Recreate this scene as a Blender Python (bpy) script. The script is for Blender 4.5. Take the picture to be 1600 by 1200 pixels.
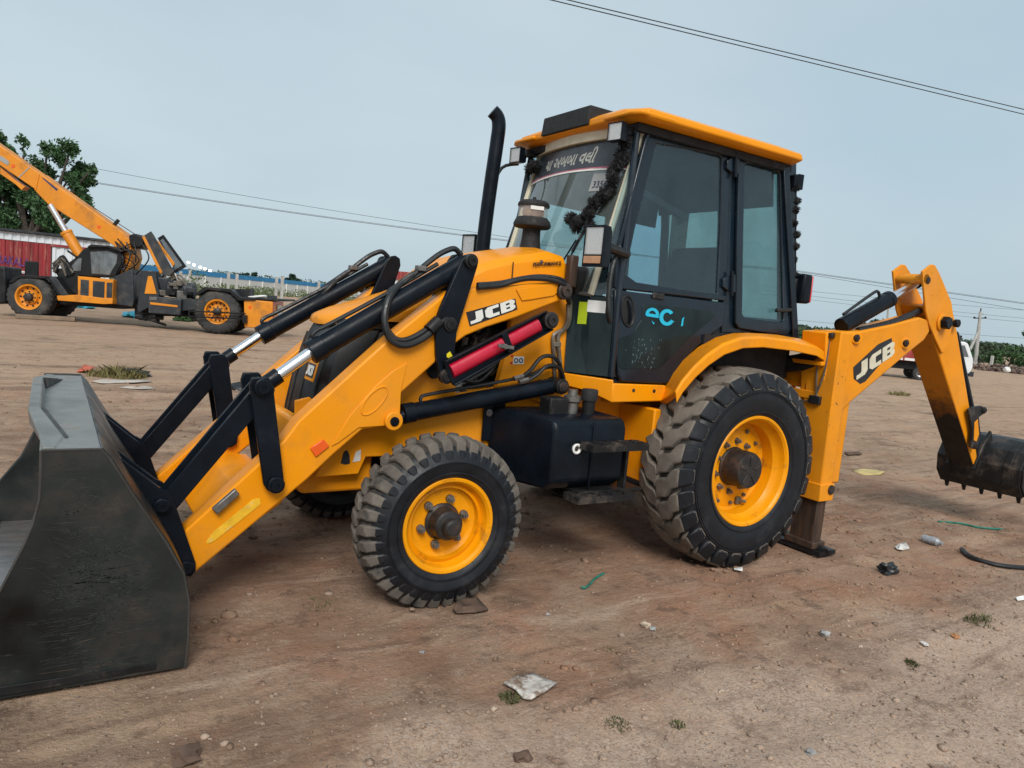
import bpy, bmesh, math, random
import numpy as np
from mathutils import Vector, Matrix, noise as mnoise
for o in list(bpy.data.objects): bpy.data.objects.remove(o)
scene = bpy.context.scene
COL = scene.collection
rnd = random.Random(7)
nrs = np.random.RandomState(11)

# ---------------------------------------------------------------- camera
CX, CY, CZ = -3.992, -4.2308, 1.6335
FPX = 1135.92                                   # focal length in pixels of a 1600 px wide picture
YAW, PIT, ROL = .5714, .1062, .0902
_f = Vector((math.sin(YAW)*math.cos(PIT), math.cos(YAW)*math.cos(PIT), -math.sin(PIT)))
_r0 = Vector((math.cos(YAW), -math.sin(YAW), 0)); _u0 = _r0.cross(_f)
_r = math.cos(ROL)*_r0 + math.sin(ROL)*_u0; _u = -math.sin(ROL)*_r0 + math.cos(ROL)*_u0
CAM = Vector((CX, CY, CZ))
cd = bpy.data.cameras.new('camera'); cam = bpy.data.objects.new('camera', cd); COL.objects.link(cam)
cam.matrix_world = Matrix(((_r.x, _u.x, -_f.x, CX), (_r.y, _u.y, -_f.y, CY), (_r.z, _u.z, -_f.z, CZ), (0, 0, 0, 1)))
cd.sensor_width = 36; cd.lens = FPX/1600*36; cd.clip_start = .05; cd.clip_end = 6000
scene.camera = cam

# ---------------------------------------------------------------- sky, sun, exposure
SUN_EL, SUN_AZ = math.radians(42), math.radians(206)     # azimuth of the sun, clockwise from +Y
w = bpy.data.worlds.new('World'); scene.world = w; w.use_nodes = True
nt = w.node_tree; nt.nodes.clear()
wo = nt.nodes.new('ShaderNodeOutputWorld'); bg = nt.nodes.new('ShaderNodeBackground')
sky = nt.nodes.new('ShaderNodeTexSky'); sky.sky_type = 'NISHITA'; sky.sun_disc = False
sky.sun_elevation = SUN_EL; sky.sun_rotation = SUN_AZ; sky.air_density = 1.0; sky.dust_density = 4; sky.ozone_density = 1.5
cl = nt.nodes.new('ShaderNodeTexNoise'); cl.inputs['Scale'].default_value = 1.6; cl.inputs['Detail'].default_value = 4
tc = nt.nodes.new('ShaderNodeTexCoord'); mp = nt.nodes.new('ShaderNodeMapping'); mp.inputs['Scale'].default_value = (1, 1, 2.5)
nt.links.new(tc.outputs['Generated'], mp.inputs[0]); nt.links.new(mp.outputs[0], cl.inputs['Vector'])
rp = nt.nodes.new('ShaderNodeValToRGB'); rp.color_ramp.elements[0].position = .3; rp.color_ramp.elements[1].position = .72
rp.color_ramp.elements[0].color = (2.36, 3.02, 3.40, 1); rp.color_ramp.elements[1].color = (2.92, 3.46, 3.70, 1)   # the even cloud sheet
nt.links.new(cl.outputs['Fac'], rp.inputs[0])
mx = nt.nodes.new('ShaderNodeMix'); mx.data_type = 'RGBA'; mx.inputs[0].default_value = .90
nt.links.new(sky.outputs[0], mx.inputs[6]); nt.links.new(rp.outputs[0], mx.inputs[7])
nt.links.new(mx.outputs[2], bg.inputs[0]); bg.inputs[1].default_value = .1
nt.links.new(bg.outputs[0], wo.inputs[0])
sl = bpy.data.lights.new('sun', 'SUN'); sl.energy = 1.5; sl.angle = math.radians(26); sl.color = (1, .96, .9)
so = bpy.data.objects.new('sun', sl); COL.objects.link(so)
sd = Vector((math.sin(SUN_AZ)*math.cos(SUN_EL), math.cos(SUN_AZ)*math.cos(SUN_EL), math.sin(SUN_EL)))
so.rotation_euler = sd.to_track_quat('Z', 'Y').to_euler(); so.location = (0, 0, 30)
scene.view_settings.view_transform = 'Standard'; scene.view_settings.look = 'None'
scene.view_settings.exposure = 1.0; scene.view_settings.gamma = 1

# ---------------------------------------------------------------- measuring helpers: a direction seen in the photo met with a known plane of the place
def ray(a, b): return _r*((a-800)/FPX) + _u*((600-b)/FPX) + _f
def PL(a, b, p0, n):
    d = ray(a, b); return CAM + d*((Vector(p0)-CAM).dot(n)/d.dot(n))
def Y(a, b, y): return PL(a, b, (0, y, 0), Vector((0, 1, 0)))
def X(a, b, x): return PL(a, b, (x, 0, 0), Vector((1, 0, 0)))
def Z(a, b, z=0.): return PL(a, b, (0, 0, z), Vector((0, 0, 1)))
def D(a, b, t): return CAM + ray(a, b)*t
CABN = Vector((0, 1, -.075)).normalized()
def S(a, b, off=0.): return PL(a, b, Vector((0, -.72, 1.25)) - CABN*off, CABN)      # outside face of the cab, which leans in towards the roof

# ---------------------------------------------------------------- mesh helpers
SIDE = 1
class MB:
    def __init__(s): s.v = []; s.f = []; s.m = []; s.cur = 0
    def add(s, vs, fs):
        b = len(s.v); s.v += [tuple(p) for p in vs]; s.f += [tuple(i+b for i in f) for f in fs]; s.m += [s.cur]*len(fs); return s
    def prism(s, A, off):
        n = len(A); off = Vector(off); B = [Vector(p)+off for p in A]
        return s.add(list(A)+B, [tuple(range(n)), tuple(range(2*n-1, n-1, -1))] + [(i, (i+1) % n, n+(i+1) % n, n+i) for i in range(n)])
    def ring(s, A, B, off):
        n = len(A); off = Vector(off); V = list(A)+list(B)+[Vector(p)+off for p in A]+[Vector(p)+off for p in B]; F = []
        for i in range(n):
            j = (i+1) % n
            F += [(i, j, n+j, n+i), (2*n+i, 3*n+i, 3*n+j, 2*n+j), (i, 2*n+i, 2*n+j, j), (n+i, n+j, 3*n+j, 3*n+i)]
        return s.add(V, F)
    def box(s, c, d, R=None):
        c = Vector(c); V = []
        for z in (-1, 1):
            for y in (-1, 1):
                for x in (-1, 1):
                    p = Vector((x*d[0]/2, y*d[1]/2, z*d[2]/2)); V.append(c + (R @ p if R else p))
        return s.add(V, [(0, 2, 3, 1), (4, 5, 7, 6), (0, 1, 5, 4), (2, 6, 7, 3), (0, 4, 6, 2), (1, 3, 7, 5)])
    def bar(s, p0, p1, wd, ht, up=(0, 0, 1)):
        p0, p1 = Vector(p0), Vector(p1); a = (p1-p0); L = a.length; a.normalize()
        b = Vector(up).cross(a); b = b.normalized() if b.length > 1e-5 else Vector((1, 0, 0)); c = a.cross(b)
        return s.box((p0+p1)/2, (L, wd, ht), Matrix((a, b, c)).transposed())
    def cyl(s, p0, p1, r0, r1=None, n=16, cap=True):
        r1 = r0 if r1 is None else r1
        p0, p1 = Vector(p0), Vector(p1); a = (p1-p0).normalized(); b = a.orthogonal().normalized(); c = a.cross(b)
        V = []
        for p, r in ((p0, r0), (p1, r1)):
            V += [p + (b*math.cos(t)+c*math.sin(t))*r for t in [2*math.pi*i/n for i in range(n)]]
        F = [(i, (i+1) % n, n+(i+1) % n, n+i) for i in range(n)]
        if cap: F += [tuple(range(n-1, -1, -1)), tuple(range(n, 2*n))]
        return s.add(V, F)
    def tube(s, P, r, n=8, sm=4):
        P = [Vector(p) for p in P]
        if sm and len(P) > 2:
            Q = []
            for i in range(len(P)-1):
                a = P[max(i-1, 0)]; b = P[i]; c = P[i+1]; d = P[min(i+2, len(P)-1)]
                for k in range(sm):
                    t = k/sm; Q.append(.5*((2*b)+(c-a)*t+(2*a-5*b+4*c-d)*t*t+(3*b-a-3*c+d)*t**3))
            Q.append(P[-1]); P = Q
        V = []; nrm = None; m = len(P)
        for i, p in enumerate(P):
            a = (P[min(i+1, m-1)]-P[max(i-1, 0)]).normalized()
            nrm = a.orthogonal().normalized() if nrm is None else (nrm - a*nrm.dot(a)).normalized()
            c = a.cross(nrm); rr = r[min(i*len(r)//m, len(r)-1)] if isinstance(r, (list, tuple)) else r
            V += [p+(nrm*math.cos(2*math.pi*k/n)+c*math.sin(2*math.pi*k/n))*rr for k in range(n)]
        F = [(i*n+k, i*n+(k+1) % n, (i+1)*n+(k+1) % n, (i+1)*n+k) for i in range(m-1) for k in range(n)]
        F += [tuple(range(n-1, -1, -1)), tuple(range((m-1)*n, m*n))]
        return s.add(V, F)
    def lathe(s, prof, o, ax, n=24, closed=False):
        o = Vector(o); a = Vector(ax).normalized(); b = a.orthogonal().normalized(); c = a.cross(b); V = []; m = len(prof)
        for r, h in prof:
            V += [o + a*h + (b*math.cos(2*math.pi*k/n)+c*math.sin(2*math.pi*k/n))*max(r, 1e-4) for k in range(n)]
        rng = m if closed else m-1
        F = [(i*n+k, i*n+(k+1) % n, ((i+1) % m)*n+(k+1) % n, ((i+1) % m)*n+k) for i in range(rng) for k in range(n)]
        return s.add(V, F)
    def loft(s, secs, cap=True, closed=False):
        n = len(secs[0]); V = [p for q in secs for p in q]; k = n if closed else n-1
        F = [(i*n+j, i*n+(j+1) % n, (i+1)*n+(j+1) % n, (i+1)*n+j) for i in range(len(secs)-1) for j in range(k)]
        if cap: F += [tuple(range(n-1, -1, -1)), tuple(range((len(secs)-1)*n, len(secs)*n))]
        return s.add(V, F)
    def blob(s, c, rad, seed=0, amp=.25, sub=1):
        bm = bmesh.new(); bmesh.ops.create_icosphere(bm, subdivisions=sub, radius=1); rr = random.Random(seed)
        o = Vector((rr.random()*9, rr.random()*9, rr.random()*9)); rad = Vector(rad) if not isinstance(rad, (int, float)) else Vector((rad,)*3)
        V = []
        for q in bm.verts:
            k = 1 + amp*mnoise.noise(q.co*1.7+o)*1.6; V.append(Vector(c)+Vector((q.co.x*rad.x*k, q.co.y*rad.y*k, q.co.z*rad.z*k)))
        F = [tuple(v.index for v in f.verts) for f in bm.faces]; bm.free(); return s.add(V, F)
    def build(s, name, mat, parent=None, bevel=0, smooth=True, seg=2, ang=35, label=None, inv=None):
        vs = s.v if SIDE == 1 else [(x, -y, z) for x, y, z in s.v]
        me = bpy.data.meshes.new(name); me.from_pydata(vs, [], s.f)
        for m in (mat if isinstance(mat, (list, tuple)) else [mat]): me.materials.append(m)
        if isinstance(mat, (list, tuple)): me.polygons.foreach_set('material_index', s.m)
        bm = bmesh.new(); bm.from_mesh(me); bmesh.ops.recalc_face_normals(bm, faces=bm.faces); bm.to_mesh(me); bm.free()
        if smooth:
            me.polygons.foreach_set('use_smooth', [True]*len(me.polygons)); me.set_sharp_from_angle(angle=math.radians(ang))
        o = bpy.data.objects.new(name, me); COL.objects.link(o); put(o, parent)
        if bevel:
            b = o.modifiers.new('bevel', 'BEVEL'); b.width = bevel; b.segments = seg; b.limit_method = 'ANGLE'; b.angle_limit = math.radians(30)
        if label: o['label'] = label
        return o
ROOTS = {}
def put(o, parent):
    if parent is None: return
    o.parent = parent
    if parent.name in ROOTS and ROOTS[parent.name] == 'world': o.matrix_parent_inverse = Matrix.Translation(-parent.location)
def thing(name, label, cat, loc=(0, 0, 0), group=None, frame='world'):
    o = bpy.data.objects.new(name, None); COL.objects.link(o); o.location = loc; o.empty_display_size = .2
    ROOTS[o.name] = frame
    return tag(o, label, cat, group)
def tag(o, label, cat, group=None, kind=None):
    o['label'] = label; o['category'] = cat
    if group: o['group'] = group
    if kind: o['kind'] = kind
    return o
def struct(o, kind='structure'): o['kind'] = kind; return o
def px(pts, y): return [Y(a, b, y) for a, b in pts]
def plate(name, pts, y, th, mat, parent, bevel=.006, **k):
    return MB().prism(px(pts, y), (0, th, 0)).build(name, mat, parent, bevel, **k)
def pin(p, r, l, mat, parent, name='pin', d=(0, -1, 0)):
    """a round pin end: flange, bolt head and recessed centre, standing out of a face at p"""
    d = Vector(d); p = Vector(p)
    return MB().lathe([(r*.2, -.02), (r, -.02), (r, l*.55), (r*.9, l*.62), (r*.68, l*.62), (r*.66, l), (r*.3, l), (r*.28, l*.8), (0, l*.8)], p, d, 18).build(name, mat, parent)

# ---------------------------------------------------------------- materials
MATS = {}
def srgb(r, g, b):
    f = lambda c: (c/255/12.92 if c/255 < .04045 else ((c/255+.055)/1.055)**2.4); return (f(r), f(g), f(b), 1)
def mat(name, col, rough=.5, metal=0., var=.12, vscale=6., dirt=None, dirt_amt=0., dscale=3., dlow=.5, bump=0., bscale=60., coat=0., rvar=.15, spec=.5, streak=None, emit=0., stretch=None, chips=None):
    """principled surface with colour drift, roughness drift, optional grime patches and fine relief; object coordinates are the world's metres"""
    m = bpy.data.materials.new(name); m.use_nodes = True; n = m.node_tree; L = n.links
    b = n.nodes['Principled BSDF']; c = col if len(col) == 4 else (*col, 1)
    g = n.nodes.new('ShaderNodeNewGeometry'); src = g.outputs['Position']
    tcn = n.nodes.new('ShaderNodeTexCoord'); src = tcn.outputs['Object']
    if stretch:
        q = n.nodes.new('ShaderNodeMapping'); q.inputs['Scale'].default_value = stretch; L.new(src, q.inputs[0]); src = q.outputs[0]
    def nz(sc, det=5, ro=.55):
        t = n.nodes.new('ShaderNodeTexNoise'); t.inputs['Scale'].default_value = sc; t.inputs['Detail'].default_value = det; t.inputs['Roughness'].default_value = ro
        L.new(src, t.inputs['Vector']); return t.outputs['Fac']
    def mr(s, a0, a1, b0, b1):
        t = n.nodes.new('ShaderNodeMapRange'); L.new(s, t.inputs[0]); t.inputs[1].default_value = a0; t.inputs[2].default_value = a1; t.inputs[3].default_value = b0; t.inputs[4].default_value = b1; return t.outputs[0]
    def mix(fac, A, B):
        t = n.nodes.new('ShaderNodeMix'); t.data_type = 'RGBA'
        (L.new(fac, t.inputs[0]) if hasattr(fac, 'is_linked') else setattr(t.inputs[0], 'default_value', fac))
        for i, q in ((6, A), (7, B)):
            if hasattr(q, 'is_linked'): L.new(q, t.inputs[i])
            else: t.inputs[i].default_value = q
        return t.outputs[2]
    n1 = nz(vscale)
    lo = tuple(max(0, k*(1-var*1.6)) for k in c[:3])+(1,); hi = tuple(min(1, k*(1+var)) for k in c[:3])+(1,)
    out = mix(mr(n1, .3, .7, 0, 1), lo, hi); rr = mr(nz(vscale*2.3), .3, .7, max(.03, rough-rvar), min(1, rough+rvar))
    if dirt:
        dm = mr(nz(dscale, 9, .68), dlow, dlow+.16, 0, dirt_amt)
        out = mix(dm, out, dirt if len(dirt) == 4 else (*dirt, 1))
        t = n.nodes.new('ShaderNodeMath'); t.operation = 'MAXIMUM'; L.new(rr, t.inputs[0]); L.new(dm, t.inputs[1]); rr = t.outputs[0]
    if chips:        # small knocks through the paint, thicker in some places than others
        cm_ = mr(nz(chips[1], 4, .6), chips[2], chips[2]+.02, 0, chips[3]); c2 = mr(nz(1.7, 3), .45, .6, 0, 1)
        t = n.nodes.new('ShaderNodeMath'); t.operation = 'MULTIPLY'; L.new(cm_, t.inputs[0]); L.new(c2, t.inputs[1]); out = mix(t.outputs[0], out, (*chips[0], 1))
        fm = mr(nz(.9, 8, .68), .44, .70, 0, .24); out = mix(fm, out, (.50, .27, .09, 1))       # thin dust film
    if streak:       # thin scratches: a fine noise drawn out along one direction
        q = n.nodes.new('ShaderNodeMapping'); q.inputs['Scale'].default_value = streak[1]; q.inputs['Rotation'].default_value = (.0, .5, .0); L.new(tcn.outputs['Object'], q.inputs[0])
        t = n.nodes.new('ShaderNodeTexNoise'); t.inputs['Scale'].default_value = 5; t.inputs['Detail'].default_value = 6; t.inputs['Roughness'].default_value = .7; L.new(q.outputs[0], t.inputs['Vector'])
        out = mix(mr(t.outputs['Fac'], .62, .70, 0, streak[2]), out, (*streak[0], 1))
    L.new(out, b.inputs['Base Color']); L.new(rr, b.inputs['Roughness'])
    b.inputs['Metallic'].default_value = metal; b.inputs['Specular IOR Level'].default_value = spec
    b.inputs['Coat Weight'].default_value = coat; b.inputs['Coat Roughness'].default_value = .12
    if bump:
        bp = n.nodes.new('ShaderNodeBump'); bp.inputs['Strength'].default_value = bump; bp.inputs['Distance'].default_value = .01
        L.new(nz(bscale, 6, .65), bp.inputs['Height']); L.new(bp.outputs[0], b.inputs['Normal'])
    if emit:
        b.inputs['Emission Color'].default_value = c; b.inputs['Emission Strength'].default_value = emit
    MATS[name] = m; return m
YEL = (.78, .272, .002)
mat('yellow', YEL, .36, var=.05, vscale=2.5, dirt=(.46, .19, .03), dirt_amt=.5, dscale=2.6, dlow=.56, bump=.03, bscale=18, spec=.22, chips=((.20, .12, .06), 34, .70, .75))
mat('yellow_worn', (.75, .262, .003), .42, var=.07, vscale=4, dirt=(.16, .07, .02), dirt_amt=.65, dscale=7, dlow=.61, bump=.05, bscale=40, spec=.22, chips=((.05, .03, .02), 30, .665, .9))
mat('yellow_decal', (.80, .45, .02), .5, var=.15, vscale=20, dirt=(.6, .5, .3), dirt_amt=.6, dscale=25, dlow=.55)
mat('black', (.005, .008, .013), .34, var=.25, vscale=5, dirt=(.06, .05, .042), dirt_amt=.18, dscale=5, dlow=.60, bump=.02, bscale=50, spec=.16)
mat('black_worn', (.012, .012, .013), .5, spec=.3, var=.3, vscale=6, dirt=(.13, .10, .08), dirt_amt=.5, dscale=6, dlow=.52, bump=.06, bscale=50)
mat('rust_leg', (.045, .026, .018), .62, var=.35, vscale=8, dirt=(.10, .045, .022), dirt_amt=.6, dscale=9, dlow=.5, bump=.1, bscale=40, stretch=(3, 3, .5))
mat('bucket', (.020, .025, .025), .42, metal=.2, var=.6, vscale=2.2, dirt=(.050, .034, .026), dirt_amt=.8, dscale=2.2, dlow=.5, bump=.06, bscale=35, streak=((.075, .08, .076), (1.6, 1.5, 16), .4))
mat('bucket_floor', (.30, .29, .29), .33, metal=.75, var=.2, vscale=4, dirt=(.22, .13, .08), dirt_amt=.7, dscale=4, dlow=.53, bump=.04, bscale=30, stretch=(1, 6, 1))
mat('bucket_edge', (.05, .048, .045), .5, metal=.3, var=.2); mat('flake', (.16, .23, .24), .6, var=.2); mat('bucket_top', (.21, .215, .205), .48, metal=.35, var=.2, vscale=4, dirt=(.16, .10, .07), dirt_amt=.6, dscale=4, dlow=.55, bump=.05, bscale=40)
mat('grille', (.016, .016, .017), .5, var=.2, vscale=5, dirt=(.13, .085, .05), dirt_amt=.6, dscale=2.2, dlow=.53, bump=.05, bscale=60)
mat('chrome', (.82, .84, .88), .2, metal=1, var=.03, rvar=.03)
mat('steel', (.22, .21, .20), .45, metal=.8, var=.2, vscale=15)
mat('pipe', (.16, .14, .115), .5, metal=.4, var=.25, vscale=12)
mat('hose', (.010, .011, .013), .5, var=.2, vscale=15, bump=.1, bscale=150)
mat('rubber', (.008, .010, .014), .5, spec=.35, var=.3, vscale=7, dirt=(.05, .045, .04), dirt_amt=.4, dscale=7, dlow=.55, bump=.08, bscale=60)
mat('tread', (.11, .095, .080), .9, var=.25, vscale=9, dirt=(.02, .02, .021), dirt_amt=.9, dscale=6, dlow=.53, bump=.15, bscale=70, rvar=.05)
mat('tread_gap', (.040, .036, .032), .9, var=.3, vscale=8, bump=.1, bscale=60); mat('tread_rear', (.15, .128, .106), .9, var=.25, vscale=9, dirt=(.03, .029, .028), dirt_amt=.8, dscale=4, dlow=.58, bump=.15, bscale=70, rvar=.05)
mat('rim', (.78, .30, .002), .4, spec=.25, var=.06, vscale=6, dirt=(.10, .05, .02), dirt_amt=.8, dscale=7, dlow=.58, bump=.03)
mat('hub', (.020, .018, .018), .5, var=.3, vscale=12, dirt=(.10, .05, .03), dirt_amt=.5, dscale=12, dlow=.52, bump=.1, bscale=40)
mat('red', (.45, .004, .030), .32, var=.1, vscale=6, coat=.3)
mat('cab_black', (.006, .013, .022), .28, var=.15, vscale=3, dirt=(.03, .035, .04), dirt_amt=.25, dscale=2.5, dlow=.55, spec=.45, bump=.015, bscale=40)
mat('cab_inner', (.012, .012, .013), .8, var=.2)
mat('cream', (.60, .55, .42), .5, var=.08, vscale=6, dirt=(.3, .24, .16), dirt_amt=.4, dscale=6)
mat('seat', (.015, .015, .017), .85, var=.2, vscale=10)
mat('headliner', (.30, .31, .31), .9, var=.05)
mat('lamp_bowl', (.80, .80, .82), .22, metal=.6, var=.04); mat('white', (.72, .72, .70), .5, var=.05)
mat('white_dirty', (.62, .60, .57), .6, var=.1, vscale=14, dirt=(.25, .18, .12), dirt_amt=.8, dscale=12, dlow=.5)
mat('decal_black', (.010, .012, .016), .4, var=.2, vscale=12, dirt=(.75, .26, .01), dirt_amt=.9, dscale=22, dlow=.66)
mat('decal_white', (.70, .70, .66), .45, var=.06, vscale=12)
mat('decal_cream', (.62, .58, .44), .5, var=.1, vscale=12, dirt=(.03, .03, .03), dirt_amt=.8, dscale=26, dlow=.63)
mat('lime', (.42, .55, .01), .4); mat('sticker_yellow', (.75, .62, .02), .45)
mat('reflector', (.75, .10, .012), .2, var=.05); mat('tail_red', (.55, .015, .02), .2)
mat('cyan_decal', (.01, .42, .62), .5, var=.05)
mat('film', (.040, .046, .055), .3, var=.1); mat('pink_line', (.45, .10, .16), .4)
mat('navy_text', (.02, .03, .10), .5)
mat('foam_black', (.012, .012, .013), .75, var=.2, vscale=20, bump=.15, bscale=120)
mat('lens_amber', (.45, .24, .13), .2, var=.1, vscale=30)
def glassmat(name, tint, dust, haze=.10, rough=.02, refl=1.0, ior=1.52):
    """tinted pane: light passes tinted, the surface mirrors by Fresnel, dust on it scatters a little light"""
    m = bpy.data.materials.new(name); m.use_nodes = True; n = m.node_tree; L = n.links; n.nodes.clear()
    o = n.nodes.new('ShaderNodeOutputMaterial'); tr = n.nodes.new('ShaderNodeBsdfTransparent'); tr.inputs[0].default_value = (*tint, 1)
    gl = n.nodes.new('ShaderNodeBsdfGlossy'); gl.inputs['Roughness'].default_value = rough; gl.inputs[0].default_value = (refl, refl, refl, 1)
    df = n.nodes.new('ShaderNodeBsdfDiffuse'); df.inputs[0].default_value = (*dust, 1)
    lw = n.nodes.new('ShaderNodeLayerWeight'); lw.inputs[0].default_value = .5; pw = n.nodes.new('ShaderNodeMath'); pw.operation = 'POWER'; L.new(lw.outputs['Facing'], pw.inputs[0]); pw.inputs[1].default_value = 5
    f0 = ((ior-1)/(ior+1))**2; fr = n.nodes.new('ShaderNodeMath'); fr.operation = 'MULTIPLY_ADD'; L.new(pw.outputs[0], fr.inputs[0]); fr.inputs[1].default_value = 1-f0; fr.inputs[2].default_value = f0
    tcn = n.nodes.new('ShaderNodeTexCoord'); nz = n.nodes.new('ShaderNodeTexNoise'); nz.inputs['Scale'].default_value = 3; nz.inputs['Detail'].default_value = 8
    q = n.nodes.new('ShaderNodeMapping'); q.inputs['Scale'].default_value = (2, 2, 1.2); L.new(tcn.outputs['Object'], q.inputs[0]); L.new(q.outputs[0], nz.inputs['Vector'])
    r = n.nodes.new('ShaderNodeMapRange'); L.new(nz.outputs['Fac'], r.inputs[0]); r.inputs[1].default_value = .3; r.inputs[2].default_value = .7; r.inputs[3].default_value = haze*.6; r.inputs[4].default_value = haze*1.4
    a = n.nodes.new('ShaderNodeMixShader'); L.new(r.outputs[0], a.inputs[0]); L.new(tr.outputs[0], a.inputs[1]); L.new(df.outputs[0], a.inputs[2])
    b = n.nodes.new('ShaderNodeMixShader'); L.new(fr.outputs[0], b.inputs[0]); L.new(a.outputs[0], b.inputs[1]); L.new(gl.outputs[0], b.inputs[2])
    L.new(b.outputs[0], o.inputs[0]); MATS[name] = m; return m
glassmat('glass_cab', (.70, .83, .87), (.12, .20, .24), .055)
glassmat('glass_front', (.72, .85, .80), (.42, .50, .48), .18, ior=2.1)  # the brighter dust haze also stands in for the sky's reflection
glassmat('glass_dark', (.02, .03, .032), (.03, .05, .055), .45, rough=.12, refl=.4)
glassmat('glass_lamp', (.92, .92, .92), (.8, .8, .78), .22)
glassmat('glass_far', (.35, .40, .42), (.35, .38, .4), .3)
M = MATS

# ---------------------------------------------------------------- lettering
LET = {'J': [[(.28, 1), (.60, 1), (.60, .22), (.46, 0), (.02, 0), (.02, .27), (.22, .27), (.28, .34)]],
       'C': [[(0, .2), (.15, 0), (.62, 0), (.62, .27), (.33, .27), (.33, .73), (.62, .73), (.62, 1), (.15, 1), (0, .8)]],
       'B': [[(0, 0), (.52, 0), (.66, .14), (.66, .38), (.58, .5), (.66, .62), (.66, .86), (.52, 1), (0, 1), (0, .502), (.246, .502), (.25, .60), (.25, .78), (.42, .78), (.42, .60), (.254, .60), (.25, .502), (.25, .498), (.254, .40), (.42, .40), (.42, .22), (.25, .22), (.25, .40), (.246, .498), (0, .498)]]}
def jcb(O, ex, ey, nrm, matw, parent, th=.003, name='letter', lift=.002):
    """the three block letters laid on a plate: O lower left corner, ex and ey the word's full width and height"""
    x = 0; tot = .62+.08+.62+.08+.66
    for ch, wd in (('J', .62), ('C', .62), ('B', .66)):
        for pg in LET[ch]:
            P = [O + ex*((x+a)/tot) + ey*b + nrm*lift for a, b in pg]
            MB().prism(P, nrm*th).build(name, matw, parent, smooth=False)
        x += wd+.08
def text(s, O, ex, ey, size, material, parent, name='lettering', bold=.0, shear=0., ext=.001, center=False, fit=None, wrap=None):
    cu = bpy.data.curves.new('txt', 'FONT'); cu.body = s; cu.size = size; cu.offset = bold; cu.shear = shear; cu.extrude = ext
    if center: cu.align_x = 'CENTER'
    t = bpy.data.objects.new('txt', cu); COL.objects.link(t)
    dg = bpy.context.evaluated_depsgraph_get(); me = bpy.data.meshes.new_from_object(t.evaluated_get(dg)); bpy.data.objects.remove(t)
    if fit:
        k = fit/max(v.co.x for v in me.vertices); me.transform(Matrix.Diagonal((k, 1, 1, 1)))
    if wrap:
        for v in me.vertices: v.co = wrap(v.co.x, v.co.y, v.co.z)
    ex = Vector(ex).normalized(); ez = ex.cross(Vector(ey)).normalized(); ey = ez.cross(ex)
    Mx = Matrix(((ex.x, ey.x, ez.x, O[0]), (ex.y, ey.y, ez.y, O[1]), (ex.z, ey.z, ez.z, O[2]), (0, 0, 0, 1)))
    if not wrap: me.transform(Mx)
    me.materials.clear(); me.materials.append(material)
    o = bpy.data.objects.new(name, me); COL.objects.link(o); put(o, parent); return o
# ================================================================ the backhoe loader
BL = thing('backhoe_loader', 'yellow and black backhoe loader with its front bucket lowered to the dirt', 'backhoe loader', (-1.0, 0, 0))
def V3(x, y, z): return Vector((x, y, z))
UPZ = Vector((0, 0, 1))

# ---- loader bucket
bk = [Y(a, b, -1.12) for a, b in ((64, 704), (157, 702), (171, 716), (210, 777), (259, 847), (287, 896), (295, 938), (294, 998))]
heel = V3(-3.487, -1.12, .012); tip = V3(-4.46, -1.12, .012)
back = bk[1:] + [heel]
def ribbon(pts, th, y0, y1):
    """a bent sheet: polyline in the XZ plane given thickness, running from y0 to y1"""
    n = len(pts); A = []; B = []
    for i, p in enumerate(pts):
        t = (pts[min(i+1, n-1)]-pts[max(i-1, 0)]); t = Vector((t.x, 0, t.z)).normalized(); q = Vector((t.z, 0, -t.x))
        A.append(Vector((p.x, y0, p.z))); B.append(Vector((p.x, y0, p.z))+q*th)
    return MB().prism(A+B[::-1], (0, y1-y0, 0))
shell = ribbon(back+[V3(-3.75, -1.12, .008), tip], .018, -1.098, 1.098).build('loader_bucket', M['bucket_floor'], BL, .003)
shell['label'] = 'worn dark steel loader bucket'
front_edge = [tip, Y(-110, 1055, -1.12), Y(0, 924, -1.12), Y(20, 887, -1.12), Y(37, 853, -1.12), Y(52, 818, -1.12), Y(62, 780, -1.12), Y(64, 745, -1.12)]
for SIDE in (1, -1):
    MB().prism([bk[0], *back, *front_edge], (0, .022, 0)).build('side_plate', M['bucket'], shell, .004)
    for pth in ([bk[0], *back], front_edge[1:]+[bk[0]]): MB().tube([p+V3(0, .002, 0) for p in pth], .006, 6, 0).build('edge_highlight', M['bucket_edge'], shell)  # worn rim edge and its highlight, drawn as a thin lighter tube
    # wear plate along the bottom of the side
    MB().prism([V3(-3.60, -1.127, .03), V3(-4.30, -1.127, .03), V3(-4.36, -1.127, .07), V3(-3.60, -1.127, .055)], (0, .006, 0)).build('wear_plate', M['black_worn'], shell, .002)
SIDE = 1
sr = random.Random(12); mat('scratch', (.040, .046, .044), .5, metal=.3, var=.3, vscale=30); mat('rust_mark', (.050, .034, .026), .8, var=.3, vscale=20)
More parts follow.
